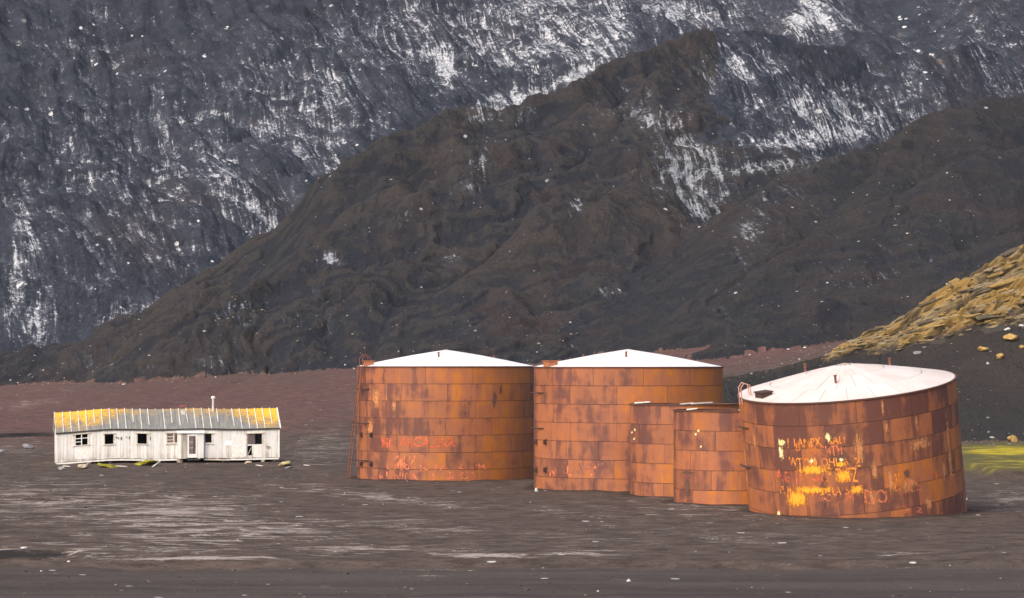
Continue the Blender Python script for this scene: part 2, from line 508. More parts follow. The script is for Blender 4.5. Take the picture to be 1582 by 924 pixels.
def mat_ground():
    nt = NT("ash_ground"); pos = nt.pos()
    big = nt.noise(pos, .06, 4, .6); mid = nt.noise(pos, .5, 5, .65); fine = nt.noise(pos, 5.0, 3, .7)
    gm = nt.noise(nt.scale(pos, .7, 1, 1), .9, 4, .8)
    gsel = nt.math('ADD', nt.math('MULTIPLY', gm, .65), nt.math('MULTIPLY', mid, .35))
    c = nt.mix(nt.ramp(gsel, .36, .64), (.042, .030, .0245), (.118, .086, .070))
    c = nt.mix(nt.math('MULTIPLY', nt.ramp(fine, .42, .72), .4), c, (.040, .033, .031))
    redc = nt.mix(nt.ramp(gsel, .34, .66), (.064, .034, .030), (.148, .082, .070))
    c = nt.mix(nt.math('MULTIPLY', nt.ramp(nt.math('ADD', nt.attr("red"), nt.math('MULTIPLY', nt.math('SUBTRACT', big, .5), .8)), .25, .8), .95), c, redc)
    c = nt.mix(nt.math('MULTIPLY', nt.attr("wet"), .9), c, nt.mix(nt.ramp(nt.noise(nt.scale(pos, .08, 1, 1), .5, 4, .6), .35, .65), (.047, .038, .034), (.073, .060, .054)))
    # pale gravel washed out along the melt-water rills
    wp = nt.scale(pos, .38, 1.0, 1.0)
    n1 = nt.noise(wp, .30, 6, .68, 1.2)
    rid = nt.math('SUBTRACT', 1.0, nt.math('MULTIPLY', nt.math('ABSOLUTE', nt.math('SUBTRACT', n1, .5)), 17.0), clamp=True)
    n2 = nt.noise(wp, .85, 5, .80)
    pal = nt.math('ADD', nt.math('MULTIPLY', rid, .95), nt.math('MULTIPLY', nt.math('SUBTRACT', n2, .5), 3.0))
    pal = nt.math('ADD', pal, nt.math('MULTIPLY', nt.attr("pale"), 1.05))
    palm = nt.ramp(pal, 1.12, 1.6)
    c = nt.mix(nt.math('MULTIPLY', palm, .85), c, nt.mix(nt.ramp(fine, .3, .7), (.27, .23, .20), (.46, .40, .36)))
    c = nt.mix(nt.math('MULTIPLY', nt.ramp(nt.math('ADD', nt.attr("wash_shade"), nt.math('MULTIPLY', nt.math('SUBTRACT', gm, .5), 1.2)), .3, .8), .75), c, (.034, .022, .018))  # painted contact shade: ground darkens towards each tank
    c = nt.mix(nt.ramp(nt.attr("bank"), .45, 1.0), c, (.022, .020, .020))  # steep bank faces: damp dark ash, with their shade painted in
    mossn = nt.noise(nt.scale(pos, .22, .5, 1), 1.3, 6, .72)
    ma = nt.math('ADD', nt.attr("moss"), nt.math('MULTIPLY', nt.math('SUBTRACT', mossn, .5), 2.4))
    mossc = nt.mix(nt.ramp(ma, .85, 1.35), (.10, .09, .030), (.44, .35, .02))
    c = nt.mix(nt.math('MULTIPLY', nt.ramp(ma, .35, .8), .92), c, mossc)
    c = nt.mix(stones_specks(nt, pos, 2.2, .985, .99), c, (.5, .48, .47))
    h = nt.math('ADD', nt.noise(pos, 1.2, 5, .72), nt.math('MULTIPLY', fine, .35))
    nt.bsdf(c, .95, nt.bump(h, .55, .22), spec=.15)
    return nt.m

def ice_mask(nt, pos):
    fs, ft = nt.attr("fs"), nt.attr("ft")
    fl = nt.n("ShaderNodeCombineXYZ", {0: fs, 1: nt.math('MULTIPLY', ft, .14), 2: 0.0}).outputs[0]
    st1 = nt.noise(fl, .16, 5, .66, .8)
    st2 = nt.noise(fl, .8, 4, .7, .3)
    iso = nt.noise(pos, .16, 6, .74, .5)
    iso2 = nt.noise(pos, 1.1, 3, .75)
    cracks = nt.noise(pos, .10, 5, .62, 1.4)
    lines = nt.math('SUBTRACT', 1.0, nt.math('MULTIPLY', nt.math('ABSOLUTE', nt.math('SUBTRACT', st1, .5)), 24.0), clamp=True)
    lines2 = nt.math('SUBTRACT', 1.0, nt.math('MULTIPLY', nt.math('ABSOLUTE', nt.math('SUBTRACT', cracks, .5)), 26.0), clamp=True)
    a = nt.math('ADD', nt.math('MULTIPLY', nt.math('SUBTRACT', st2, .5), 2.6), nt.math('MULTIPLY', nt.math('SUBTRACT', iso, .5), 2.3))
    a = nt.math('ADD', a, nt.math('MULTIPLY', nt.math('SUBTRACT', iso2, .5), 2.2))
    a = nt.math('ADD', a, nt.math('MULTIPLY', nt.math('ADD', nt.math('MULTIPLY', lines, .85), nt.math('MULTIPLY', lines2, .5)), nt.math('ADD', .25, nt.attr("ice"))))
    a = nt.math('ADD', a, nt.math('MULTIPLY', nt.attr("conc"), .26))
    a = nt.math('ADD', a, nt.math('MULTIPLY', nt.attr("ice"), 1.22))
    return nt.ramp(a, .98, 1.75), nt.ramp(a, .40, 1.25), st2

def mat_mountain():
    nt = NT("ash_covered_ice"); pos = nt.pos()
    big = nt.noise(pos, .018, 3, .6); mid = nt.noise(pos, .12, 6, .72); fine = nt.noise(pos, 1.1, 3, .75)
    c = nt.mix(nt.ramp(mid, .3, .7), (.013, .016, .026), (.034, .039, .054))
    c = nt.mix(nt.math('MULTIPLY', nt.ramp(big, .5, .72), .6), c, (.040, .030, .031))
    c = nt.mix(nt.math('MULTIPLY', nt.ramp(fine, .5, .75), .5), c, (.060, .064, .080))
    m1, m2, st2 = ice_mask(nt, pos)
    c = nt.mix(nt.math('MULTIPLY', m2, .42), c, (.13, .14, .17))
    c = nt.mix(nt.math('MULTIPLY', m1, .82), c, nt.mix(nt.ramp(fine, .3, .7), (.26, .28, .32), (.74, .75, .77)))
    c = nt.mix(nt.math('MULTIPLY', stones_specks(nt, pos, .6, .90, .92), nt.ramp(nt.noise(pos, .05, 3, .6), .45, .6)), c, (.55, .55, .56))
    ochre = nt.noise(pos, .06, 5, .75)
    c = nt.mix(nt.math('MULTIPLY', nt.ramp(ochre, .66, .74), .5), c, (.20, .12, .07))
    h = nt.math('ADD', nt.noise(pos, .35, 5, .74), nt.math('MULTIPLY', m1, .12))
    nt.bsdf(c, .9, nt.bump(h, .9, 1.3), spec=.2)
    return nt.m

def mat_hill(name, warm, cool, edge, specks=.993, icy=True):
    nt = NT(name); pos = nt.pos()
    big = nt.noise(pos, .03, 4, .62, .4); mid = nt.noise(pos, .17, 5, .68); fine = nt.noise(pos, 1.4, 3, .75)
    c = nt.mix(nt.ramp(nt.math('ADD', big, nt.math('MULTIPLY', nt.math('SUBTRACT', mid, .5), .5)), .42, .66), cool, warm)
    c = nt.mix(nt.math('MULTIPLY', nt.ramp(nt.math('MULTIPLY', nt.attr("conc"), -1.0), .02, .3), .55), c, edge)
    c = nt.mix(nt.math('MULTIPLY', nt.ramp(nt.noise(pos, .045, 4, .65, .6), .54, .66), .55), c, (.046, .031, .030))
    c = nt.mix(nt.math('MULTIPLY', nt.ramp(nt.noise(nt.scale(pos, 1, 1, .6), .07, 4, .65, .6), .56, .68), .7), c, (.013, .016, .023))
    c = nt.mix(nt.math('MULTIPLY', nt.ramp(fine, .42, .68), .7), c, nt.mix(.7, warm, (.015, .015, .017)))
    c = nt.mix(nt.math('MULTIPLY', nt.attr("brown"), .5), c, (.058, .042, .032))
    if icy:
        m1, m2, st2 = ice_mask(nt, pos)
        c = nt.mix(nt.math('MULTIPLY', m2, .3), c, (.085, .09, .105))
        c = nt.mix(nt.math('MULTIPLY', m1, .72), c, nt.mix(nt.ramp(fine, .35, .65), (.20, .22, .26), (.55, .57, .60)))
    c = nt.mix(stones_specks(nt, pos, 1.0, specks, specks + .004), c, (.42, .42, .42))
    h = nt.math('ADD', nt.noise(pos, .28, 6, .72), nt.math('MULTIPLY', fine, .12))
    nt.bsdf(c, .95, nt.bump(h, .9, 2.0), spec=.15)
    return nt.m

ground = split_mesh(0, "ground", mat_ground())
mountain = split_mesh(1, "mountain", mat_mountain())
hill = split_mesh(2, "ash_hill", mat_hill("hill_ash", (.038, .033, .032), (.019, .022, .030), (.058, .049, .043)))
rslope = split_mesh(3, "scree_slope", mat_hill("slope_ash", (.036, .032, .032), (.021, .023, .029), (.048, .042, .039)))
nslope = split_mesh(4, "rocky_slope", mat_hill("near_slope_ash", (.042, .037, .034), (.030, .029, .030), (.048, .042, .037), .99, False))
# ------------------------------------------------------------------ rusted steel tanks
def mat_rust():
    nt = NT("rusted_plate"); oc = nt.objco()
    oi = nt.n("ShaderNodeObjectInfo")
    par = nt.n("ShaderNodeSeparateColor", {0: oi.outputs['Color']})
    hue, dark, streak = par.outputs[0], par.outputs[1], par.outputs[2]
    w = nt.math('MULTIPLY', oi.outputs['Random'], 60.0)
    gpos = nt.pos()
    cloud = nt.noise(oc, .75, 5, .6, .3, w=w)
    vert = nt.noise(nt.scale(oc, 1.5, 1.5, .09), 1.0, 5, .6, .15, w=w)
    vfine = nt.noise(nt.scale(oc, 9, 9, .5), 1.0, 4, .7, 0, w=w)
    grain = nt.noise(oc, 14, 5, .75, w=w)
    wash_shade = nt.noise(nt.scale(gpos, .6, .6, .12), 1.0, 5, .65)  # rust wash streaking down across the plates
    sel = nt.math('ADD', nt.math('ADD', hue, nt.math('MULTIPLY', nt.math('SUBTRACT', cloud, .5), 1.8)), nt.math('MULTIPLY', nt.math('SUBTRACT', vert, .5), nt.math('MULTIPLY', streak, 2.6)))
    sel = nt.math('ADD', sel, nt.math('MULTIPLY', nt.math('SUBTRACT', wash_shade, .5), 2.2))
    c = nt.mix(nt.ramp(sel, -.05, .45), (.160, .058, .042), (.37, .125, .052))
    c = nt.mix(nt.ramp(sel, .45, .95), c, (.48, .155, .024))
    c = nt.mix(nt.math('MULTIPLY', nt.ramp(vfine, .52, .74), nt.math('ADD', .18, nt.math('MULTIPLY', streak, .35))), c, (.20, .072, .03))
    c = nt.mix(nt.math('MULTIPLY', nt.ramp(grain, .5, .75), .28), c, (.14, .065, .045))
    c = nt.mix(nt.math('MULTIPLY', nt.ramp(nt.noise(nt.scale(oc, 3.5, 3.5, .25), 1.0, 4, .65, 0, w=nt.math('ADD', w, 7.0)), .60, .72), .45), c, (.52, .27, .10))
    # rust stain bleeding from the plate's own edges
    ed = nt.attr("edge")
    en = nt.math('ADD', ed, nt.math('MULTIPLY', nt.math('SUBTRACT', nt.noise(nt.scale(oc, 5, 5, 1.2), 1.0, 4, .7, 0, w=w), .5), .10))
    c = nt.mix(nt.math('MULTIPLY', nt.math('SUBTRACT', 1.0, nt.ramp(en, .0, .07)), .5), c, (.085, .036, .026))
    c = nt.mix(1.0, c, nt.n("ShaderNodeCombineColor", {0: dark, 1: dark, 2: dark}).outputs[0], 'MULTIPLY')
    h = nt.math('ADD', nt.math('MULTIPLY', cloud, 1.2), nt.math('MULTIPLY', grain, .25))
    nt.bsdf(c, nt.math('ADD', .48, nt.math('MULTIPLY', grain, .3)), nt.bump(h, .5, .05), spec=.45)
    return nt.m

def mat_plain(name, col, col2, scale=3.0, rough=.7, bump=.2, spec=.3):
    nt = NT(name); oc = nt.objco()
    n = nt.noise(oc, scale, 6, .65)
    nt.bsdf(nt.mix(nt.ramp(n, .35, .68), col, col2), rough, nt.bump(n, bump, .02), spec=spec)
    return nt.m

def mat_roof_white():
    nt = NT("white_roof_paint"); oc = nt.objco(); pos = nt.pos()
    oi = nt.n("ShaderNodeObjectInfo")
    par = nt.n("ShaderNodeSeparateColor", {0: oi.outputs['Color']})
    n = nt.noise(pos, .5, 6, .65); f = nt.noise(pos, 4, 5, .7)
    c = nt.mix(nt.ramp(n, .3, .7), (.74, .73, .73), (.82, .815, .81))
    stain = nt.math('MULTIPLY', par.outputs[0], nt.ramp(nt.noise(pos, .8, 5, .65), .35, .65))
    c = nt.mix(stain, c, (.66, .40, .31))
    c = nt.mix(nt.math('MULTIPLY', nt.ramp(f, .62, .75), .12), c, (.6, .45, .38))
    c = nt.mix(par.outputs[1], c, nt.mix(nt.ramp(n, .35, .65), (.62, .565, .53), (.56, .47, .43)))
    nt.bsdf(c, .6, nt.bump(f, .15, .02), spec=.3)
    return nt.m

def mat_paint(name, col, lo=.40, hi=.60, scale=2.5, soft=False):
    nt = NT(name); oc = nt.objco()
    n = nt.noise(oc, scale, 7, .75); s = nt.noise(nt.scale(oc, 12, 12, 1.3), 1.0, 5, .75)
    m = nt.ramp(nt.math('ADD', nt.math('MULTIPLY', n, .6), nt.math('MULTIPLY', s, .4)), lo, hi)
    if soft:
        e = nt.attr("edge")
        m = nt.ramp(nt.math('ADD', e, nt.math('MULTIPLY', nt.math('SUBTRACT', nt.math('ADD', nt.math('MULTIPLY', n, .45), nt.math('MULTIPLY', s, .55)), .5), 4.6)), lo, hi)
    b = nt.n("ShaderNodeBsdfPrincipled", {'Base Color': nt.mix(nt.ramp(nt.noise(oc, 6, 4, .7), .3, .7), col, tuple(min(1, x * 1.35) for x in col)), 'Roughness': .7})
    tr = nt.n("ShaderNodeBsdfTransparent")
    mx = nt.n("ShaderNodeMixShader", {0: m, 1: tr.outputs[0], 2: b.outputs[0]})
    nt.t.links.new(mx.outputs[0], nt.out.inputs[0])
    return nt.m

M_RUST = mat_rust()
M_SHELL = mat_plain("inner_rust", (.045, .024, .018), (.10, .045, .03))
M_RIM = mat_plain("rim_rust", (.09, .045, .036), (.16, .07, .045))
M_IRON = mat_plain("red_brown_iron", (.16, .062, .042), (.25, .095, .055), 8)
M_HATCH = mat_plain("orange_rust_iron", (.32, .12, .06), (.48, .18, .08), 6)
M_DARKIRON = mat_plain("dark_iron", (.05, .03, .026), (.09, .05, .04), 8)
M_ROOF = mat_roof_white()
M_DECK = mat_plain('grey_roof_deck', (.30, .24, .21), (.42, .34, .30))
M_SALMON = mat_paint("faded_salmon_paint", (.62, .17, .075), .42, .58)
M_RED = mat_paint("faded_red_paint", (.60, .11, .05), .40, .57)
M_ORANGE = mat_paint("orange_paint", (.85, .26, .035), .405, .56)
M_YELLOW = mat_paint("yellow_paint", (.92, .33, .02), .22, .8, 7.0, True)
M_CREAM = mat_paint("cream_paint", (.88, .64, .30), .3, .85, 9.0, True)
M_TAN = mat_paint("tan_bare_patch", (.44, .18, .07), .2, 1.1, 5.0, True)
M_DRIP = mat_paint("dark_run_stain", (.10, .05, .035), .35, .7, 2.0, True)
M_SILL = mat_plain("bleached_wood", (.58, .52, .46), (.74, .70, .64), 3)

def plate_mesh(R, ang, h, gap=.010, seg=6, th=.014):
    """one curved steel plate, centred on -Y, with its own edges; a thin margin carries the seam stain"""
    a0 = -ang / 2 + gap / R; a1 = ang / 2 - gap / R
    z0, z1 = gap, h - gap
    v, f, e = [], [], []
    mg = .09
    cols = [a0, a0 + mg / R] + [a0 + (a1 - a0) * k / seg for k in range(1, seg)] + [a1 - mg / R, a1]
    rows = [z0, z0 + mg, z1 - mg, z1]
    nc = len(cols)
    for j, z in enumerate(rows):
        for i, a in enumerate(cols):
            v.append(((R + th) * math.sin(a), -(R + th) * math.cos(a), z))
            e.append(0.0 if j in (0, 3) else .045 if i in (0, nc - 1) else 0.2)
    for j in range(3):
        for i in range(nc - 1):
            b = j * nc + i
            f.append((b, b + 1, b + nc + 1, b + nc))
    nf = len(f)
    loop = [i for i in range(nc)] + [nc * (j + 1) + nc - 1 for j in range(3)] + [3 * nc + i for i in range(nc - 2, -1, -1)] + [nc * j for j in (2, 1)]
    n0 = len(v)
    for i in loop:
        x, y, z = v[i]; k = (R - .004) / (R + th)
        v.append((x * k, y * k, z)); e.append(0.0)
    for k in range(len(loop)):
        k2 = (k + 1) % len(loop)
        f.append((loop[k2], loop[k], n0 + k, n0 + k2))
    me = bpy.data.meshes.new("plate")
    me.from_pydata(v, [], f); me.update()
    at = me.attributes.new("edge", 'FLOAT', 'POINT'); at.data.foreach_set("value", e)
    me.polygons.foreach_set("use_smooth", [i < nf for i in range(len(f))])
    # keep the face itself smooth and its rim crisp
    me.set_sharp_from_angle(angle=math.radians(40))
    me.materials.append(M_RUST)
    return me

def curved_text(tank, R, body, px0, py0, px1, py1, mat, name="painted_lettering", shear=0.0):
    """hand lettering laid on the shell: fills the photo box px0..px1, py0(top)..py1(bottom) where it lies on the tank"""
    cu = bpy.data.curves.new("lettering", 'FONT')
    cu.body = body
    cu.resolution_u = 2
    cu.shear = shear
    cu.offset = .012
    tmp = bpy.data.objects.new("lettering", cu)
    COL.link(tmp)
    bpy.context.view_layer.update()
    dg = bpy.context.evaluated_depsgraph_get()
    me = bpy.data.meshes.new_from_object(tmp.evaluated_get(dg))
    bpy.data.objects.remove(tmp); bpy.data.curves.remove(cu)
    n = len(me.vertices)
    co = np.empty(n * 3, dtype=np.float32); me.vertices.foreach_get("co", co); co = co.reshape(-1, 3)
    lo, hi = co.min(0), co.max(0)
    th0, z0 = on_tank(tank, R, px0, py1); th1, _ = on_tank(tank, R, px1, py1)
    _, zt = on_tank(tank, R, px0, py0)
    _, z0b = on_tank(tank, R, px1, py1); _, ztb = on_tank(tank, R, px1, py0)
    u = (co[:, 0] - lo[0]) / (hi[0] - lo[0]); w = (co[:, 1] - lo[1]) / (hi[1] - lo[1])
    th = th0 + (th1 - th0) * u
    z = (z0 + (z0b - z0) * u) * (1 - w) + (zt + (ztb - zt) * u) * w
    z = z + .05 * np.sin(u * 9 + len(body)) * (zt - z0)
    r = R + .028
    out = np.stack([r * np.sin(th), -r * np.cos(th), z], -1).astype(np.float32)
    me.vertices.foreach_set("co", out.ravel()); me.update()
    # every letter becomes a part of its own
    faces = [tuple(p.vertices) for p in me.polygons]
    root = list(range(n))
    def find(i):
        while root[i] != i:
            root[i] = root[root[i]]; i = root[i]
        return i
    for f in faces:
        for j in f[1:]:
            root[find(j)] = find(f[0])
    groups = {}
    for f in faces:
        groups.setdefault(find(f[0]), []).append(f)
    bpy.data.meshes.remove(me)
    for fs in groups.values():
        ids = sorted({i for f in fs for i in f}); mp = {i: k for k, i in enumerate(ids)}
        lm = bpy.data.meshes.new("painted_letter"); lm.from_pydata([tuple(out[i]) for i in ids], [], [tuple(mp[i] for i in f) for f in fs]); lm.update()
        link("painted_letter", lm, mat, tank)

def on_tank(tank, R, px, py):
    """photo pixel -> (angle, height) on the shell of a tank, through the tank's own frame"""
    inv = TANKMAT[tank.name].inverted()
    o = inv @ Vector((0, 0, HC))
    d = inv.to_3x3() @ Vector(((px - CX) / F, 1.0, (HY - py) / F))
    a = d.x * d.x + d.y * d.y; b = 2 * (o.x * d.x + o.y * d.y); c = o.x * o.x + o.y * o.y - R * R
    disc = max(0.0, b * b - 4 * a * c)
    t = (-b - math.sqrt(disc)) / (2 * a)
    q = o + d * t
    return math.atan2(q.x, -q.y), q.z
TANKMAT = {}

def paint_patch(tank, R, px0, py0, px1, py1, mat, name="paint_patch", off=.022, n=8):
    t0, zb = on_tank(tank, R, px0, py1); t1, _ = on_tank(tank, R, px1, py1); _, zt = on_tank(tank, R, (px0 + px1) / 2, py0)
    _, zb2 = on_tank(tank, R, (px0 + px1) / 2, py1)
    v, f, e = [], [], []
    r = R + off
    for j in range(n + 1):
        for i in range(n + 1):
            a = t0 + (t1 - t0) * i / n; z = zb2 + (zt - zb2) * j / n
            v.append((r * math.sin(a), -r * math.cos(a), z))
            ex = min(i, n - i) / (n / 2); ey = min(j, n - j) / (n / 2)
            e.append(min(1, ex * 1.25) * min(1, ey * 1.25))
    for j in range(n):
        for i in range(n):
            b = j * (n + 1) + i
            f.append((b, b + 1, b + n + 2, b + n + 1))
    me = bpy.data.meshes.new(name); me.from_pydata(v, [], f); me.update()
    at = me.attributes.new("edge", 'FLOAT', 'POINT'); at.data.foreach_set("value", e)
    return link(name, me, mat, tank)

def ring_mesh(R0, R1, z0, z1, n=144):
    v, f = [], []
    for k in range(n):
        a = 2 * math.pi * k / n; s, c = math.sin(a), math.cos(a)
        v += [(R0 * s, R0 * c, z0), (R1 * s, R1 * c, z0), (R1 * s, R1 * c, z1), (R0 * s, R0 * c, z1)]
    for k in range(n):
        b, m = k * 4, ((k + 1) % n) * 4
        for j in range(4):
            j2 = (j + 1) % 4
            f.append((b + j, m + j, m + j2, b + j2))
    me = bpy.data.meshes.new("ring"); me.from_pydata(v, [], f); me.update()
    return me

def make_tank(label, loc, R, H, courses, n, rot=(0, 0, 0), roof=None, params=None, phase=0.0, dz=0.0):
    t = empty("storage_tank", (loc[0], loc[1], dz), rot)
    tag(t, label, "tank", "rusted storage tanks on the ash plain")
    TANKMAT[t.name] = Matrix.LocRotScale(t.location, t.rotation_euler.to_matrix(), None)
    h = H / courses; ang = 2 * math.pi / n
    me = plate_mesh(R, ang, h)
    for c in range(courses):                       # c = 0 is the bottom course
        off = phase + (0.42 if c % 2 else 0.0) * ang + rng.uniform(-.06, .06) * ang
        for k in range(n):
            a = off + k * ang
            o = link("plate", me, None, t)
            o.location = (0, 0, c * h)
            o.rotation_euler = (0, 0, a)
            aa = (a + math.pi) % (2 * math.pi) - math.pi
            p = params(aa, c, courses)
            o.color = (p[0], p[1], p[2], 1.0)
    # inner shell that closes the seams
    link("shell", ring_mesh(R - .03, R - .006, .01, H - .004), M_SHELL, t, True)
    link("rim_angle", ring_mesh(R - .05, R + .075, H - .03, H + .045), M_RIM, t)
    if roof:
        rise, stain = roof
        nsec = 24
        for ri, (q0, q1) in enumerate(((0.0, .36), (.36, .70), (.70, .997))):
            v = []
            sub = 3
            a1 = 2 * math.pi / nsec
            g = .006 if stain < .3 else .022
            def zr(q): return H + .05 + rise * (1 - q) * (1 + .10 * q) - (.05 * math.exp(-(q / .09) ** 2))
            vv, ff = [], []
            for i in range(sub + 1):
                a = -a1 / 2 + a1 * i / sub
                for q in (q0, q1):
                    r = R * q + (g if q == q0 else -g)
                    aa = a * max(.2, 1 - (g / max(R * q, .3)) / (a1 / 2) * .5)
                    vv += [(r * math.sin(aa), -r * math.cos(aa), zr(q)), (r * math.sin(aa), -r * math.cos(aa), zr(q) - .02)]
            for i in range(sub):
                b = i * 4; m = b + 4
                ff += [(b, b + 2, m + 2, m), (b + 1, m + 1, m + 3, b + 3), (b + 2, b + 3, m + 3, m + 2), (b, m, m + 1, b + 1)]
            ff += [(0, 1, 3, 2), (sub * 4, sub * 4 + 2, sub * 4 + 3, sub * 4 + 1)]
            pm = bpy.data.meshes.new("roof_panel"); pm.from_pydata(vv, [], ff); pm.update(); pm.materials.append(M_ROOF)
            for k in range(nsec):
                o = link("roof_panel", pm, None, t)
                o.rotation_euler = (0, 0, a1 * k + (.5 * a1 if ri == 1 else 0))
                o.location = (0, 0, rng.uniform(-.004, .004))
                o.color = (stain * (1.0 if ri == 0 else .55 if ri == 1 else .40) * rng.uniform(.7, 1.1), 0 if stain < .3 else rng.uniform(.8, 1.0), 0, 1)
        # under-roof deck so the panel joints stay closed
        vv = [(0, 0, H + .02 + rise)] ; ff = []
        for k in range(48):
            a = 2 * math.pi * k / 48; vv.append((.99 * R * math.sin(a), .99 * R * math.cos(a), H + .015))
            ff.append((0, 1 + (k + 1) % 48, 1 + k))
        dm = bpy.data.meshes.new("roof_deck"); dm.from_pydata(vv, [], ff); dm.update()
        link("roof_deck", dm, M_ROOF if stain < .3 else M_DECK, t)
    return t

def roof_z(H, rise, q):
    return H + .05 + rise * (1 - q) * (1 + .10 * q)

def roof_fit(t, R, H, rise, ang, q, h=.32, r=.07, name="vent_pipe", mat=None):
    m = MB()
    x, y = R * q * math.sin(ang), -R * q * math.cos(ang); z = roof_z(H, rise, q)
    m.tube([(x, y, z - .1), (x, y, z + h)], r, 8)
    m.tube([(x, y, z + h), (x, y, z + h + .06)], r * 1.5, 8)
    return m.build(name, mat or M_IRON, t)

def roof_hatch(t, R, H, rise, ang, q, w=.55, h=.30, mat=None):
    x, y = R * q * math.sin(ang), -R * q * math.cos(ang); z = roof_z(H, rise, q)
    m = MB(); m.box(-w, w, -w * .8, w * .8, -.15, h); m.box(-w - .06, w + .06, -w * .8 - .06, w * .8 + .06, h + .003, h + .06)
    o = m.build("roof_hatch", mat or M_HATCH, t)
    o.location = (x, y, z); o.rotation_euler = (0, 0, ang)
    return o

def stud(t, R, px, py, name="bracket_stub", l=.22):
    a, z = on_tank(t, R, px, py)
    m = MB(); m.box(-.05, .05, -l, 0, -.16, .16); m.box(-.12, .12, -.03, 0, -.2, .2)
    o = m.build(name, M_DARKIRON, t)
    r = R + .012; o.location = (r * math.sin(a), -r * math.cos(a), z); o.rotation_euler = (0, 0, a)

def arm(t, R, px0, px1, py, reach):
    """ladder stay: a bar from the shell at px1 sweeping out towards px0"""
    a1, z = on_tank(t, R, px1, py); a0, _ = on_tank(t, R, px0, py)
    m = MB()
    p1 = Vector(((R + .02) * math.sin(a1), -(R + .02) * math.cos(a1), z)); p0 = Vector(((R + reach) * math.sin(a0), -(R + reach) * math.cos(a0), z))
    m.tube([p0, p1], .045, 6)
    m.build("ladder_stay", M_DARKIRON, t)
    return p0

rp = random.Random(21)
def par_tank1(a, c, n):
    x = a / 1.45
    hue = .40 + .24 * x + rp.uniform(-.11, .11)
    if x < -.1 and c in (3, 4, 5) and rp.random() < .5: hue = .12
    d = .90 + rp.uniform(-.10, .07)
    if x > .45: d *= .95  # shaded right side of the tank put into the plate colour
    return hue, d, .35 + rp.uniform(0, .35)
def par_tank2(a, c, n):
    x = a / 1.45
    hue = .44 + .26 * x + rp.uniform(-.09, .09) + (.14 if c >= n - 2 and x > 0 else 0)
    return hue, .94 + rp.uniform(-.10, .07), .25 + rp.uniform(0, .3)
def par_small(a, c, n):
    hue = .42 + .20 * a + rp.uniform(-.09, .09)
    return hue, .94 + rp.uniform(-.12, .06) - (.18 if a > .5 and c < 2 else 0), .4 + rp.uniform(0, .4)
def par_lean(a, c, n):
    x = a / 1.45
    if x < -.62: return .40 + rp.uniform(-.1, .1), .95, .6
    if c >= n - 2 and x < .15: return -.10 + rp.uniform(-.05, .08), .80, .5
    if x < .15: return .16 + rp.uniform(-.1, .2), .88, .8
    return rp.choice((-.05, .15, .5, .7)) + rp.uniform(-.1, .1), .9 + rp.uniform(-.12, .08), 1.0

T = TANKS
# 1: left tank with the ladder
H1 = 8.85; R1 = T[0][2]
tank_a = make_tank("tall rust-brown tank with white cone roof and a full ladder, nearest the white hut", T[0], R1, H1, 7, 12, roof=(1.30, .05), params=par_tank1, phase=.09, dz=-.33)
roof_fit(tank_a, R1, H1, 1.30, math.radians(-8), .50)
roof_fit(tank_a, R1, H1, 1.30, math.radians(120), .62, .25, .05)
roof_hatch(tank_a, R1, H1, 1.30, math.radians(-62), .955, .34, .3)
for (px, py) in ((560, 672), (575, 672), (560, 717), (575, 717)):
    stud(tank_a, R1, px, py)
ends = [arm(tank_a, R1, 559, 571, 601, .42), arm(tank_a, R1, 556, 571, 654, .55), arm(tank_a, R1, 554, 571, 712, .72)]
def make_ladder(t, top, foot, w=.26, hoops=True):
    top, foot = Vector(top), Vector(foot)
    d = (foot - top).normalized()
    side = Vector((-top.y, top.x, 0)).normalized()
    m = MB()
    for s in (-1, 1):
        m.tube([top + side * s * w, foot + side * s * w], .042, 6)
    lad = m.build("ladder", M_IRON, t)
    L = (foot - top).length
    nr = int(L / .36)
    rm = MB(); rm.tube([-side * w, side * w], .02, 5)
    me = rm.mesh("rung"); me.materials.append(M_IRON)
    for i in range(nr):
        o = link("rung", me, None, lad)
        o.location = top + d * (.2 + i * .36)
    if hoops:
        m = MB()
        inward = Vector((-top.x, -top.y, 0)).normalized()
        for s in (-1, 1):
            b = top + side * s * w
            m.tube([b, b + Vector((0, 0, .55)), b + Vector((0, 0, .85)) + inward * .25, b + Vector((0, 0, .6)) + inward * .65, b + inward * .8 + Vector((0, 0, .1))], .035, 6)
        m.build("grab_rail", M_IRON, t)
    return lad
a_top, _ = on_tank(tank_a, R1, 563, 575)
a_bot, _ = on_tank(tank_a, R1, 554, 730)
make_ladder(tank_a, ((R1 + .28) * math.sin(a_top), -(R1 + .28) * math.cos(a_top), H1 + .1), ((R1 + .80) * math.sin(a_bot), -(R1 + .80) * math.cos(a_bot), .3))
TXT = [("MN ALCAZAR", 590, 675, 704, 691, M_RED), ("C4 Z 7", 609, 704, 656, 724, M_SALMON), ("L 300   JOYA   6  PM", 598, 716, 750, 728, M_SALMON), ("6 UNIFA    J   S/ OB", 586, 729, 736, 744, M_SALMON)]
for (b, x0, y0, x1, y1, m) in TXT:
    curved_text(tank_a, R1, b, x0, y0, x1, y1, m)
paint_patch(tank_a, R1, 608, 702, 630, 728, M_SALMON if False else mat_paint("salmon_smear", (.62, .19, .08), .55, .95, 2.0, True))
for (x0, y0, x1, y1) in ((572, 590, 592, 640), (566, 640, 580, 680), (604, 612, 614, 640)):
    paint_patch(tank_a, R1, x0, y0, x1, y1, M_TAN, "bare_rust_patch")
paint_patch(tank_a, R1, 760, 600, 768, 634, M_DRIP, "run_stain")
paint_patch(tank_a, R1, 770, 592, 776, 612, M_DRIP, "run_stain")

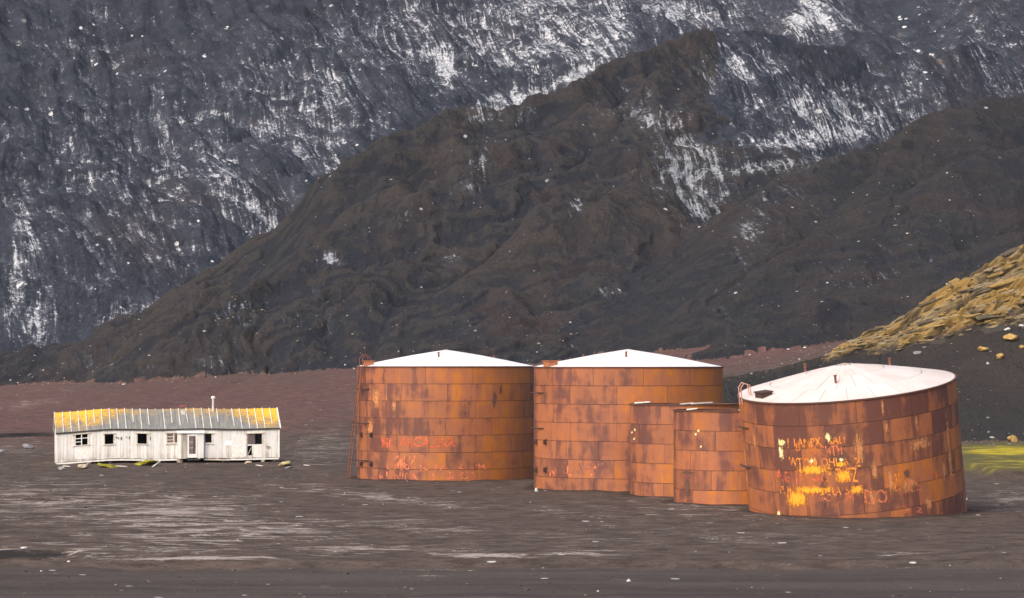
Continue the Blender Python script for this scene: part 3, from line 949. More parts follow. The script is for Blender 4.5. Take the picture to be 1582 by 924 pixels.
# 2: middle tank
H2 = 8.80; R2 = T[1][2]
tank_b = make_tank("tall orange-brown tank with white cone roof and no ladder, behind the two small tanks", T[1], R2, H2, 7, 12, roof=(1.26, .05), params=par_tank2, phase=-.12, dz=-.30)
roof_fit(tank_b, R2, H2, 1.26, math.radians(-5), .50)
roof_fit(tank_b, R2, H2, 1.26, math.radians(-122), .55, .22, .05)
roof_hatch(tank_b, R2, H2, 1.26, math.radians(-61), .95, .42, .3)
for (px, py) in ((830, 683), (844, 683), (830, 726), (844, 726)):
    stud(tank_b, R2, px, py)
for (x0, x1, y) in ((828, 840, 607), (829, 840, 662)):
    arm(tank_b, R2, x0, x1, y, .35)
curved_text(tank_b, R2, "M  J  E  RMANO", 848, 713, 940, 738, mat_paint("ghost_lettering", (.30, .11, .07), .44, .6))
curved_text(tank_b, R2, "N   L    Y", 850, 720, 922, 736, mat_paint("bright_red_traces", (.85, .20, .08), .46, .56))

# 3 and 4: the two small open tanks
H3 = 6.35; R3 = T[2][2]
tank_c = make_tank("small open-topped rusty tank, further back of the two low tanks", T[2], R3, H3, 5, 6, params=par_small, phase=.05, dz=-.28)
tank_d = make_tank("small open-topped rusty tank in front of its twin, partly hidden by the leaning tank", T[3], T[3][2], 6.1, 5, 6, params=par_small, phase=-.33, dz=-.28)
def rim_board(t, R, a0, a1, z, name="broken_roof_board"):
    m = MB()
    p0 = Vector((R * math.sin(a0), -R * math.cos(a0), z)); p1 = Vector((R * .93 * math.sin(a1), -R * .93 * math.cos(a1), z + .08))
    m.tube([p0, p1], [.06, .05], 4)
    m.build(name, M_SILL, t)
for (t, R, H, lst) in ((tank_c, R3, H3, ((-.15, .1), (.05, .5), (-1.2, -.8))), (tank_d, T[3][2], 6.1, ((-.95, -.75), (.05, .16), (.55, .75), (.85, .87)))):
    for (a0, a1) in lst:
        rim_board(t, R, a0, a1, H + .05 + rng.uniform(0, .1))
for (px, py) in ((977, 668), (980, 678), (981, 664)):
    paint_patch(tank_c, R3, px - 2, py - 3, px + 2, py + 3, M_CREAM, "white_splash")
for (px, py) in ((1075, 671), (1083, 690), (1079, 666)):
    paint_patch(tank_d, T[3][2], px - 2, py - 3, px + 2, py + 3, M_CREAM, "white_splash")
paint_patch(tank_d, T[3][2], 1058, 728, 1067, 780, M_DRIP, "run_stain")
paint_patch(tank_d, T[3][2], 1052, 727, 1078, 733, M_DRIP, "run_stain")

# 5: the leaning tank
H5 = 9.1; R5 = T[4][2]
tank_e = make_tank("leaning rusty tank tilted to the left, covered in yellow and orange graffiti", T[4], R5, H5, 7, 12, rot=(math.radians(6.6), math.radians(-6.0), 0), roof=(1.35, .75), params=par_lean, phase=.2, dz=-1.55)
roof_fit(tank_e, R5, H5, 1.35, math.radians(-17), .55, .40)
roof_fit(tank_e, R5, H5, 1.35, math.radians(128), .60, .40)
roof_fit(tank_e, R5, H5, 1.35, math.radians(-140), .50, .45)
roof_hatch(tank_e, R5, H5, 1.35, math.radians(-66), .88, .42, .22, M_DARKIRON)
for (x0, x1, y) in ((1148, 1157, 662), (1152, 1160, 722), (1153, 1161, 723)):
    arm(tank_e, R5, x0, x1, y, .3)
m = MB()
for s in (-.25, .25):
    a = math.radians(-80) + s / R5
    b = Vector(((R5 + .1) * math.sin(a), -(R5 + .1) * math.cos(a), H5 - .3)); q = Vector((-math.sin(a), math.cos(a), 0))
    m.tube([b, b + Vector((0, 0, 1.0)), b + Vector((0, 0, 1.25)) + q * .2, b + Vector((0, 0, 1.1)) + q * .55, b + Vector((0, 0, .5)) + q * .6], .035, 6)
m.build("grab_rail", mat_plain("pale_red_iron", (.5, .26, .2), (.62, .36, .3)), tank_e)
for (b, x0, y0, x1, y1, mt) in [
    ("V  J  LANPX", 1204, 676, 1270, 693, M_ORANGE), ("SAU", 1280, 674, 1306, 686, M_ORANGE), ("D CMTM", 1255, 688, 1302, 704, M_SALMON),
    ("WTTVA OHI  A  Z", 1220, 706, 1330, 720, M_ORANGE), ("AG J YGI", 1200, 726, 1272, 748, M_RED), ("F  TATZ", 1280, 722, 1326, 745, M_ORANGE),
    ("EL MINISTRO DE LA  5 395", 1206, 750, 1334, 762, M_ORANGE), ("CIUDAD A 5 395", 1250, 762, 1320, 774, M_TAN if False else M_SALMON),
    ("DO", 1336, 756, 1372, 778, M_SALMON), ("ES", 1404, 742, 1424, 760, M_SALMON), ("H", 1440, 728, 1448, 740, M_RED), ("3 2", 1396, 783, 1424, 792, M_SALMON)]:
    curved_text(tank_e, R5, b, x0, y0, x1, y1, mt)
M_SMEAR = mat_paint("orange_smear", (.78, .24, .035), .75, 1.5, 6.0, True)
for (x0, y0, x1, y1, mt, nm) in [
    (1194, 712, 1345, 792, M_SMEAR, "orange_smear"), (1196, 668, 1320, 712, M_SMEAR, "orange_smear"), (1330, 700, 1440, 790, M_SMEAR, "orange_smear"),
    (1201, 676, 1217, 692, M_CREAM, "cream_paint_patch"), (1204, 684, 1214, 714, M_CREAM, "cream_paint_patch"), (1274, 665, 1286, 686, M_CREAM, "cream_paint_patch"), (1249, 707, 1260, 717, M_CREAM, "cream_paint_patch"),
    (1296, 706, 1306, 714, M_CREAM, "cream_paint_patch"), (1200, 788, 1208, 798, M_CREAM, "cream_paint_patch"),
    (1213, 754, 1256, 786, M_YELLOW, "yellow_paint_patch"), (1216, 750, 1300, 764, M_YELLOW, "yellow_paint_patch"), (1226, 716, 1290, 736, M_YELLOW, "yellow_paint_patch"), (1288, 722, 1322, 748, M_YELLOW, "yellow_paint_patch"), (1288, 712, 1312, 722, M_YELLOW, "yellow_paint_patch"),
    (1310, 748, 1338, 764, M_YELLOW, "yellow_paint_patch"), (1362, 612, 1368, 648, M_TAN, "bare_rust_patch"), (1320, 655, 1342, 730, M_TAN, "bare_rust_patch"), (1366, 645, 1376, 678, M_TAN, "bare_rust_patch"), (1412, 636, 1422, 668, M_TAN, "bare_rust_patch"),
    (1392, 672, 1450, 702, M_TAN, "bare_rust_patch"), (1345, 706, 1360, 750, M_TAN, "bare_rust_patch"), (1372, 706, 1386, 780, M_TAN, "bare_rust_patch"), (1385, 732, 1424, 766, M_TAN, "bare_rust_patch"), (1456, 700, 1464, 752, M_TAN, "bare_rust_patch"), (1470, 600, 1478, 790, M_TAN, "bare_rust_patch"),
    (1428, 758, 1444, 795, M_TAN, "bare_rust_patch"), (1152, 650, 1164, 790, M_TAN, "bare_rust_patch"), (1165, 660, 1172, 700, M_TAN, "bare_rust_patch"), (1340, 750, 1360, 792, M_TAN, "bare_rust_patch"),
    (1280, 694, 1320, 722, M_DRIP, "run_stain"), (1268, 730, 1284, 796, M_DRIP, "run_stain"), (1394, 722, 1410, 742, M_DRIP, "run_stain")]:
    paint_patch(tank_e, R5, x0, y0, x1, y1, mt, nm, off=.018 if mt is M_SMEAR else .020 if mt is M_TAN else .024 if mt is M_DRIP else .033)
# ------------------------------------------------------------------ the wooden hut
HUT_ROT = math.radians(12)
HUT_O = ((88 - CX) / F * 224.0, 224.0)
ch, sh = math.cos(HUT_ROT), math.sin(HUT_ROT)
HL, HW = 19.27, 5.0
FLOOR, EAVE, RIDGE = .50, 3.10, 4.72

def fx(px):
    k = (px - CX) / F
    return (k * HUT_O[1] - HUT_O[0]) / (ch - k * sh)
def fz(px, py):
    return HC + (HY - py) / F * (HUT_O[1] + fx(px) * sh)
def sag(x):
    return -.30 * max(0.0, (4.6 - x) / 4.6) ** 1.5 - .03 * math.sin(x * .9)

def mat_boards():
    nt = NT("flaking_white_paint"); oc = nt.objco()
    oi = nt.n("ShaderNodeObjectInfo")
    w = nt.math('MULTIPLY', oi.outputs['Random'], 40.0)
    st = nt.noise(nt.scale(oc, 9, 9, .45), 1.0, 6, .7, 0, w=w)
    cl = nt.noise(oc, 1.1, 6, .7)
    z = nt.n("ShaderNodeSeparateXYZ", {0: oc}).outputs[2]
    low = nt.ramp(z, 1.3, .25)
    wear = nt.math('ADD', nt.math('ADD', nt.math('MULTIPLY', st, .75), nt.math('MULTIPLY', cl, .45)), nt.math('ADD', nt.math('MULTIPLY', low, .12), nt.math('MULTIPLY', nt.math('SUBTRACT', oi.outputs['Random'], .5), .14)))
    c = nt.mix(nt.ramp(cl, .3, .7), (.76, .75, .73), (.86, .85, .83))
    c = nt.mix(nt.math('MULTIPLY', nt.ramp(wear, .50, .74), .7), c, (.52, .475, .42))
    c = nt.mix(nt.math('MULTIPLY', nt.ramp(wear, .68, .86), .85), c, (.19, .165, .14))
    nt.bsdf(c, .8, nt.bump(st, .3, .01), spec=.2)
    return nt.m

def mat_greyboards():
    nt = NT("bare_grey_boards"); oc = nt.objco()
    st = nt.noise(nt.scale(oc, 7, 7, .6), 1.0, 6, .7); cl = nt.noise(oc, 2.2, 6, .7)
    c = nt.mix(nt.ramp(st, .3, .7), (.30, .26, .22), (.52, .47, .41))
    c = nt.mix(nt.ramp(cl, .55, .7), c, (.12, .105, .085))
    nt.bsdf(c, .85, nt.bump(st, .4, .01), spec=.2)
    return nt.m

def mat_roofing():
    nt = NT("lichened_roof_sheet"); oc = nt.objco()
    xyz = nt.n("ShaderNodeSeparateXYZ", {0: oc}); x, z = xyz.outputs[0], xyz.outputs[2]
    n = nt.noise(oc, 1.3, 7, .7); st = nt.noise(nt.scale(oc, 6, .6, .6), 1.0, 5, .65); f = nt.noise(oc, 7, 5, .75)
    c = nt.mix(nt.ramp(st, .3, .7), (.13, .135, .135), (.24, .24, .23))
    c = nt.mix(nt.math('MULTIPLY', nt.ramp(n, .45, .7), .6), c, (.26, .23, .17))
    c = nt.mix(nt.math('MULTIPLY', nt.ramp(f, .55, .75), .4), c, (.12, .12, .115))
    hi = nt.math('DIVIDE', nt.math('SUBTRACT', z, EAVE), RIDGE - EAVE)
    left = nt.ramp(x, 7.6, 2.0); right = nt.ramp(x, 13.5, 18.6); middle = nt.math('MULTIPLY', nt.ramp(x, 9.0, 12.6), .25)
    reg = nt.math('MAXIMUM', nt.math('MAXIMUM', left, right), middle)
    li = nt.math('ADD', nt.math('ADD', nt.math('MULTIPLY', hi, .75), nt.math('MULTIPLY', reg, .72)), nt.math('MULTIPLY', nt.math('SUBTRACT', n, .5), 1.5))
    c = nt.mix(nt.math('MULTIPLY', nt.ramp(li, .55, .95), .75), c, (.33, .21, .075))
    c = nt.mix(nt.math('MULTIPLY', nt.ramp(nt.math('ADD', li, nt.math('MULTIPLY', nt.math('SUBTRACT', f, .5), 2.6)), .84, 1.3), .85), c, (.78, .44, .025))
    nt.bsdf(c, .8, nt.bump(n, .2, .02), spec=.25)
    return nt.m

M_BOARD = mat_boards()
M_GREY = mat_greyboards()
M_RSHEET = mat_roofing()
M_BATTEN = mat_plain("roof_batten_white", (.55, .53, .48), (.80, .78, .74), 2.5)
M_DARKW = mat_plain("dark_wood", (.035, .032, .03), (.07, .062, .055), 3)
M_TRIM = mat_plain("white_trim", (.72, .69, .64), (.86, .85, .82), 3)
M_FRAME = mat_plain("weathered_frame", (.52, .45, .37), (.72, .66, .58), 5)
M_NOTICE = mat_plain("white_notice_board", (.88, .88, .87), (.92, .92, .91), 2)
M_ZINC = mat_plain("galvanised_pipe", (.45, .44, .43), (.7, .69, .67), 4, .5)
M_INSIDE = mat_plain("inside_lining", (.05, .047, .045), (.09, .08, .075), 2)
M_STONE = mat_plain("pale_rubble", (.34, .28, .20), (.52, .45, .34), 3)
def mat_glass():
    nt = NT("dusty_pane")
    g = nt.n("ShaderNodeBsdfPrincipled", {'Base Color': (.30, .24, .24), 'Roughness': .35, 'Specular IOR Level': .5})
    tr = nt.n("ShaderNodeBsdfTransparent")
    f = nt.ramp(nt.noise(nt.objco(), 3, 4, .6), .2, 1.4)
    mx = nt.n("ShaderNodeMixShader", {0: nt.math('ADD', nt.math('MULTIPLY', f, .5), .22), 1: tr.outputs[0], 2: g.outputs[0]})
    nt.t.links.new(mx.outputs[0], nt.out.inputs[0])
    return nt.m
M_GLASS = mat_glass()

hut = empty("wooden_hut", (HUT_O[0], HUT_O[1], 0), (0, 0, HUT_ROT))
tag(hut, "long abandoned white wooden hut with lichened roof, sagging at its left end", "hut")

def sbox(m, x0, x1, y0, y1, z0, z1):
    """box that follows the hut's sagging floor line"""
    a, b = sag(x0), sag(x1)
    return m.hexa([(x0, y0, z0 + a), (x1, y0, z0 + b), (x1, y1, z0 + b), (x0, y1, z0 + a),
                   (x0, y0, z1 + a), (x1, y0, z1 + b), (x1, y1, z1 + b), (x0, y1, z1 + a)])

def opening(px0, py0, px1, py1):
    x0, x1 = fx(px0), fx(px1)
    xm = (x0 + x1) / 2
    return [x0, x1, fz(px0, py1) - sag(xm), fz(px0, py0) - sag(xm)]

W1 = opening(114.5, 671, 137.5, 687.5)
W2 = opening(161.5, 670.5, 175.5, 686)
W3 = opening(212, 670, 227, 685.5)
W4 = opening(258, 669.5, 274, 685)
W5 = opening(315.5, 670, 328, 685)
W6 = opening(381.5, 670, 405, 686.5)
W7 = opening(382, 688.5, 389, 703.5)
PORCH = opening(275, 667, 314, 707.5)
DOOR = opening(290.5, 672.5, 302.5, 705)
PD = .42                                        # porch depth
def wall_boards(parent, y0, y1, opens, x0=0.0, x1=HL, wmin=.26, wmax=.36):
    edges = {round(x0, 4), round(x1, 4)}
    for o in opens:
        edges |= {round(o[0], 4), round(o[1], 4)}
    edges = sorted(edges)
    for a, b in zip(edges[:-1], edges[1:]):
        n = max(1, round((b - a) / .31))
        for i in range(n):
            xa = a + (b - a) * i / n + .005; xb = a + (b - a) * (i + 1) / n - .005
            spans = [[FLOOR, EAVE]]
            for o in opens:
                if o[0] < (xa + xb) / 2 < o[1]:
                    new = []
                    for s in spans:
                        if o[2] > s[0] + .02 and o[2] < s[1]: new.append([s[0], o[2]])
                        if o[3] < s[1] - .02 and o[3] > s[0]: new.append([o[3], s[1]])
                        if o[2] >= s[1] or o[3] <= s[0]: new.append(s)
                    spans = new
            for s in spans:
                j = rng.uniform(-.008, .008)
                m = MB(); sbox(m, xa, xb, y0 + j, y1 + j, s[0] + (rng.uniform(-.03, .01) if s[0] == FLOOR else 0), s[1])
                m.build("board", M_BOARD, parent)

front = empty("front_wall"); front.parent = hut
PSPAN = [PORCH[0], PORCH[1], FLOOR - 1, PORCH[3] + .02]
wall_boards(front, -.03, 0.0, [W1, W2, W3, W4, W5, W6, W7, [PORCH[0] + .05, PORCH[1] - .05, FLOOR - .2, 2.45]])
back = empty("back_wall"); back.parent = hut
def behind(o, mid=False):
    s = .55
    return [o[0] + s - .1, o[1] + s + .1, o[2] - .35, o[3] + .1]
half6 = [W6[0], (W6[0] + W6[1]) / 2 - .05, W6[2], W6[3]]
half4 = [W4[0], W4[0] + (W4[1] - W4[0]) * .65, W4[2], W4[3]]
dsee = [DOOR[0] + .15, DOOR[1] - .1, DOOR[2] + .2, DOOR[3]]
wall_boards(back, HW, HW + .03, [behind(half6), behind(half4), [DOOR[0] + .65, DOOR[1] + .60, .5, 2.5]])
# battens over the board joints are too fine to pick apart: the wider joints get cover strips
def gable(x, sgn, name):
    g = empty(name); g.parent = hut
    n = 17
    for i in range(n):
        ya = HW * i / n + .005; yb = HW * (i + 1) / n - .005
        def top(y): return EAVE + (RIDGE - EAVE) * (1 - abs(y - HW / 2) / (HW / 2)) - .03
        s = sag(x); xa, xb = (x - .03, x) if sgn < 0 else (x, x + .03)
        m = MB().hexa([(xa, ya, FLOOR + s), (xb, ya, FLOOR + s), (xb, yb, FLOOR + s), (xa, yb, FLOOR + s),
                       (xa, ya, top(ya) + s), (xb, ya, top(ya) + s), (xb, yb, top(yb) + s), (xa, yb, top(yb) + s)])
        m.build("board", M_BOARD, g)
gable(-.004, -1, "gable_wall"); gable(HL + .004, 1, "gable_wall")
# floor, dark lining and inner partitions
NS = 12
m = MB()
for i in range(NS):
    a, b = HL * i / NS, HL * (i + 1) / NS
    sbox(m, a + .001, b - .001, .02, HW - .02, FLOOR - .06, FLOOR + .02)
m.build("floor_deck", M_DARKW, hut)
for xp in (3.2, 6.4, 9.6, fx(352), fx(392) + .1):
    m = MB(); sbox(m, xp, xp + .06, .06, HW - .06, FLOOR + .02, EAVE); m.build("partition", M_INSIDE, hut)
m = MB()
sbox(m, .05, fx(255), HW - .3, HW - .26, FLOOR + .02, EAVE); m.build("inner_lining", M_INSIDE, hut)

# corner boards
for x in (-.045, HL - .055):
    m = MB(); sbox(m, x, x + .10, -.062, -.034, FLOOR - .02, EAVE); m.build("corner_board", M_TRIM, hut)
# windows
def frame(parent, o, y=-.055, w=.07, mat=M_FRAME, header=True, sill=True):
    f = empty("window"); f.parent = parent
    x0, x1, z0, z1 = o
    m = MB(); sbox(m, x0 - w, x0 + .02, y, .03, z0, z1); sbox(m, x1 - .02, x1 + w, y, .03, z0, z1)
    if sill: sbox(m, x0 - w - .06, x1 + w + .06, y - .05, .03, z0 - .08, z0 - .002)
    if header: sbox(m, x0 - w - .10, x1 + w + .10, y - .06, .03, z1 + .002, z1 + .09)
    m.build("frame", mat, f)
    return f
def muntins(f, o, vs, hs, y=-.02, w=.045, mat=M_TRIM):
    x0, x1, z0, z1 = o
    for v in vs:
        x = x0 + (x1 - x0) * v; m = MB(); sbox(m, x - w, x + w, y - .03, y + .012, z0, z1); m.build("mullion", mat, f)
    for (h, a, b) in hs:
        z = z0 + (z1 - z0) * h; m = MB(); sbox(m, x0 + (x1 - x0) * a, x0 + (x1 - x0) * b, y - .022, y + .006, z - w * .7, z + w * .7); m.build("glazing_bar", mat, f)
f = frame(front, W1); muntins(f, W1, (.06, .5, .94), ((.62, .05, .95), (.30, .05, .48)))
f["label"] = "paired casement with broken white glazing bars"
f = frame(front, W2); f["label"] = "empty black window opening"
f = frame(front, W3); f["label"] = "empty black window opening near the middle"
f = frame(front, W4); muntins(f, W4, (.66,), ((.66, .0, .66), (.34, .0, .66), (.05, 0, 1)), mat=M_FRAME)
m = MB(); sbox(m, W4[0], W4[0] + (W4[1] - W4[0]) * .64, .0, .006, W4[2], W4[3]); m.build("pane", M_GLASS, f)
f = frame(front, W5); muntins(f, W5, (.04, .97), ((.03, 0, 1),), mat=M_TRIM)
f = frame(front, W6, sill=False); muntins(f, W6, (.52,), (), mat=M_DARKW, w=.02)
m = MB(); sbox(m, W6[0], W6[0] + (W6[1] - W6[0]) * .50, .0, .006, W6[2], W6[3]); m.build("pane", M_GLASS, f)
m = MB(); m.tube([(W7[0] + .06, .05, W7[2] + .05), (W7[1] - .05, .06, W7[3] - .2)], .03, 4); m.build("loose_lath", M_FRAME, front)
# notice board and the smooth sheets nailed over the boards
m = MB(); sbox(m, fx(348.5), fx(358), -.058, -.042, fz(353, 688) , fz(353, 680.5)); m.build("notice_board", M_NOTICE, front)
for (a, b, t, u) in ((117, 137.5, 689, 709), (358, 380, 672, 706), (392, 404, 688, 706)):
    m = MB(); xa = (fx(a) + fx(b)) / 2; sbox(m, fx(a), fx(b), -.052, -.040, fz(a, u) - sag(xa), fz(a, t) - sag(xa)); m.build("cover_sheet", M_TRIM, front)
# dark holes where the siding is torn
for (px, py, w, h) in ((180, 676, 2.2, 5), (183, 677, 1.3, 5), (187.5, 677, 2.0, 8), (196, 675.5, 1.2, 4), (200, 676, 1.8, 6), (232, 677, 1.3, 7), (415, 691, 6, 8)):
    m = MB(); x = fx(px); z = fz(px, py) - sag(x); hw, hh = w * .028, h * .028
    for k in range(4):
        xx = x + (k - 1.5) * hw * .55; q = hh * rng.uniform(.4, 1)
        sbox(m, xx - hw * .25, xx + hw * .25, -.0475 - k * .0004, -.041, z - q, z + q * rng.uniform(.5, 1))
    m.build("torn_patch", M_DARKW if w < 4 else M_GREY, front)
# entrance porch
porch = empty("porch"); porch.parent = hut
x0, x1, z0, z1 = PORCH[0], PORCH[1], FLOOR - .02, PORCH[3] - .12
dz1 = DOOR[3]
def pboards(xa, xb, za, zb, mat, n):
    for i in range(n):
        m = MB(); sbox(m, xa + (xb - xa) * i / n + .004, xa + (xb - xa) * (i + 1) / n - .004, -PD - .03, -PD, za + rng.uniform(-.03, .02), zb); m.build("board", mat, porch)
pboards(x0 + .26, DOOR[0] - .09, z0, z1, M_GREY, 2)
pboards(DOOR[1] + .09, x1, z0, z1, M_GREY if False else M_BOARD, 2)
pboards(DOOR[0] - .09, DOOR[1] + .09, dz1 + .09, z1, M_BOARD, 3)
m = MB(); sbox(m, x0 - .02, x0 + .25, -PD - .045, -PD + .02, z0 - .02, z1); m.build("corner_post", M_TRIM, porch)
for (xa, xb) in ((x0 - .018, x0 + .01), (x1 - .012, x1 + .016)):
    for i in range(1):
        m = MB(); sbox(m, xa, xb, -PD + .022, -.066, z0, z1 + .02); m.build("side_board", M_BOARD, porch)
m = MB(); a, b = sag(x0), sag(x1)
m.hexa([(x0 - .12, -PD - .16, z1 + .01), (x1 + .12, -PD - .16, z1 + .01), (x1 + .12, -.065, z1 + .16), (x0 - .12, -.065, z1 + .16),
        (x0 - .12, -PD - .16, z1 + .09), (x1 + .12, -PD - .16, z1 + .09), (x1 + .12, -.065, z1 + .22), (x0 - .12, -.065, z1 + .22)])
m.build("porch_roof", M_TRIM, porch)
door = empty("door"); door.parent = porch
m = MB(); sbox(m, DOOR[0] - .085, DOOR[0] + .05, -PD - .06, -PD + .02, z0 + .05, dz1 + .08); sbox(m, DOOR[1] - .05, DOOR[1] + .085, -PD - .06, -PD + .02, z0 + .05, dz1 + .08)
sbox(m, DOOR[0] + .052, DOOR[1] - .052, -PD - .057, -PD + .02, dz1 - .06, dz1 + .08); sbox(m, DOOR[0] + .052, DOOR[1] - .052, -PD - .057, -PD + .02, z0 + .05, DOOR[2] + .22)
m.build("frame", M_TRIM, door)
dw = DOOR[1] - DOOR[0]
m = MB(); sbox(m, DOOR[0] + .052, DOOR[0] + dw * .62, -PD - .03, -PD - .018, DOOR[2] + .222, dz1 - .062); m.build("pane", M_GLASS, door)
m = MB(); sbox(m, DOOR[0] + dw * .62, DOOR[0] + dw * .68, -PD - .045, -PD, DOOR[2] + .222, dz1 - .062); m.build("stile", M_DARKW, door)
for k in (.34, .66):
    zz = DOOR[2] + .22 + (dz1 - DOOR[2] - .28) * k; m = MB(); sbox(m, DOOR[0] + .052, DOOR[0] + dw * .62 - .002, -PD - .042, -PD - .034, zz - .02, zz + .02); m.build("glazing_bar", M_FRAME, door)
m = MB(); sbox(m, DOOR[0] - .1, DOOR[1] + .3, -PD - .40, -PD - .07, z0 - .16, z0 - .06); m.build("door_step", M_DARKW, porch)
# roof: sheets with raised white battens
roof = empty("roof"); roof.parent = hut
NP = 29
OV = .10
kz = (RIDGE - EAVE) / (HW / 2)
def rz(y): return EAVE + kz * (HW / 2 - abs(y - HW / 2)) + .02
for side in (0, 1):
    ya, yb = (-OV, HW / 2) if side == 0 else (HW + OV, HW / 2)
    za, zb = rz(0) - kz * OV, rz(HW / 2)
    for i in range(NP):
        a = -.12 + (HL + .24) * i / NP + .004; b = -.12 + (HL + .24) * (i + 1) / NP - .004
        sa, sb = sag(max(a, 0)), sag(max(b, 0)); j = rng.uniform(-.012, .012)
        m = MB().hexa([(a, ya, za + sa + j), (b, ya, za + sb + j), (b, yb, zb + sb + j), (a, yb, zb + sa + j),
                       (a, ya, za + sa + .03 + j), (b, ya, za + sb + .03 + j), (b, yb, zb + sb + .03 + j), (a, yb, zb + sa + .03 + j)])
        m.build("roof_sheet", M_RSHEET, roof)
    for i in range(NP + 1):
        if side == 0 and rng.random() < .08: continue
        x = -.12 + (HL + .24) * i / NP; s = sag(max(x, 0)); w = .028 if 0 < i < NP else .05
        y0b = ya + (yb - ya) * (0 if rng.random() < .6 else rng.uniform(.1, .35)); z0b = za + (zb - za) * (y0b - ya) / (yb - ya)
        m = MB().hexa([(x - w, y0b, z0b + s + .028), (x + w, y0b, z0b + s + .028), (x + w, yb, zb + s + .028), (x - w, yb, zb + s + .028),
                       (x - w, y0b, z0b + s + .085), (x + w, y0b, z0b + s + .085), (x + w, yb, zb + s + .105), (x - w, yb, zb + s + .105)])
        m.build("batten", M_BATTEN, roof)
m = MB()
for i in range(NP):
    a = -.12 + (HL + .24) * i / NP; b = -.12 + (HL + .24) * (i + 1) / NP
    sbox(m, a + .001, b - .001, -OV - .03, -OV - .004, rz(0) - kz * OV - .10, rz(0) - kz * OV + .025)
m.build("fascia", M_DARKW, roof)
for x in (-.15, HL + .123):
    for side in (0, 1):
        ya, yb = (-OV, HW / 2) if side == 0 else (HW + OV, HW / 2); za, zb = rz(0) - kz * OV, rz(HW / 2); s = sag(max(x, 0))
        m = MB().hexa([(x, ya, za + s - .10), (x + .026, ya, za + s - .10), (x + .026, yb, zb + s - .10), (x, yb, zb + s - .10),
                       (x, ya, za + s + .05), (x + .026, ya, za + s + .05), (x + .026, yb, zb + s + .06), (x, yb, zb + s + .06)])
        m.build("barge_board", M_TRIM, roof)
xc = fx(333)
m = MB(); m.tube([(xc, HW / 2 - .3, RIDGE - .5), (xc, HW / 2 - .3, RIDGE + .98)], .10, 10); m.build("chimney_pipe", M_ZINC, roof, False)
m = MB(); m.tube([(xc, HW / 2 - .3, RIDGE + .97), (xc, HW / 2 - .3, RIDGE + 1.10), (xc, HW / 2 - .3, RIDGE + 1.17)], [.19, .19, .08], 10); m.build("chimney_cap", M_TRIM, roof)
xv = fx(286)
m = MB(); sbox(m, xv - .18, xv + .18, HW / 2 - .75, HW / 2 - .35, rz(HW / 2 - .75), rz(HW / 2 - .35) + .16); m.build("roof_vent", M_ZINC, roof)
m = MB(); m.tube([(xv - .25, HW / 2 + .1, RIDGE + .30), (xv + .28, HW / 2 + .1, RIDGE + .34)], .035, 5); m.tube([(xv - .1, HW / 2 + .1, RIDGE - .05), (xv - .1, HW / 2 + .1, RIDGE + .31)], .02, 5); m.build("red_rail", mat_plain("red_iron", (.5, .1, .08), (.6, .16, .1)), roof)
# sill beams and piers
segs = [(0.02, 3.1, 0), (3.12, 8.0, .01), (8.02, PORCH[0] - .05, 0), (PORCH[1] + .05, 15.0, .03), (15.02, HL - .02, 0)]
for (a, b, d) in segs:
    n = 4
    m = MB()
    for i in range(n):
        xa = a + (b - a) * i / n; xb = a + (b - a) * (i + 1) / n
        sbox(m, xa, xb, -.09, .03, FLOOR - .18 - d, FLOOR - .05 - d)
    m.build("sill_beam", M_TRIM if d < .02 else M_FRAME, hut)
m = MB(); sbox(m, -.06, .06, -.08, HW, FLOOR - .2, FLOOR - .05); m.build("end_beam", M_FRAME, hut)

def rock_mesh(seed, sx, sy, sz, sub=2, rough=.28):
    bm = bmesh.new()
    bmesh.ops.create_icosphere(bm, subdivisions=sub, radius=1.0)
    r = np.random.RandomState(seed)
    offs = r.rand(3) * 50
    dirs = r.normal(size=(7, 3)); dirs /= np.linalg.norm(dirs, axis=1)[:, None]; cut = r.uniform(.55, .9, 7)
    for v in bm.verts:
        p = np.array(v.co)
        for d, c in zip(dirs, cut):       # facet the stone with a few flat breaks
            k = p @ d
            if k > c: p = p - d * (k - c)
        n = float(perlin(p[0] * 1.7 + offs[0], p[1] * 1.7 + p[2] * 1.3 + offs[1], seed))
        p = p * (1 + rough * n)
        v.co = (p[0] * sx, p[1] * sy, p[2] * sz)
    me = bpy.data.meshes.new("rock"); bm.to_mesh(me); bm.free()
    return me
def to_world(x, y):
    return (HUT_O[0] + ch * x - sh * y, HUT_O[1] + sh * x + ch * y)
def gz(x, y): return ground_z(x, y)
for i, (px, w, mt) in enumerate(((136, .28, M_STONE), (100, .25, M_DARKW), (278, .32, M_STONE), (345, .22, M_DARKW), (407, .26, M_STONE), (424, .25, M_DARKW), (170, .2, M_DARKW), (215, .2, M_DARKW))):
    x = fx(px); X_, Y_ = to_world(x, .12); g = gz(X_, Y_)
    zt = FLOOR - .16 + sag(x)
    h = max(.12, zt - g + .12)
    me = rock_mesh(50 + i, w, w * .8, h * .62, 2, .15)
    o = link("foundation_pier", me, mt, hut); o.location = (x, .12, g + h * .35)
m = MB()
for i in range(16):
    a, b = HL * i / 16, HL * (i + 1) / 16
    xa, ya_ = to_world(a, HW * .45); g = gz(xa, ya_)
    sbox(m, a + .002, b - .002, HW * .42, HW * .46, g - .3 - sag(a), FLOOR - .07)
m.build("underfloor_dark_sheet", M_DARKW, hut)  # added dark sheet that keeps the gap under the floor dark
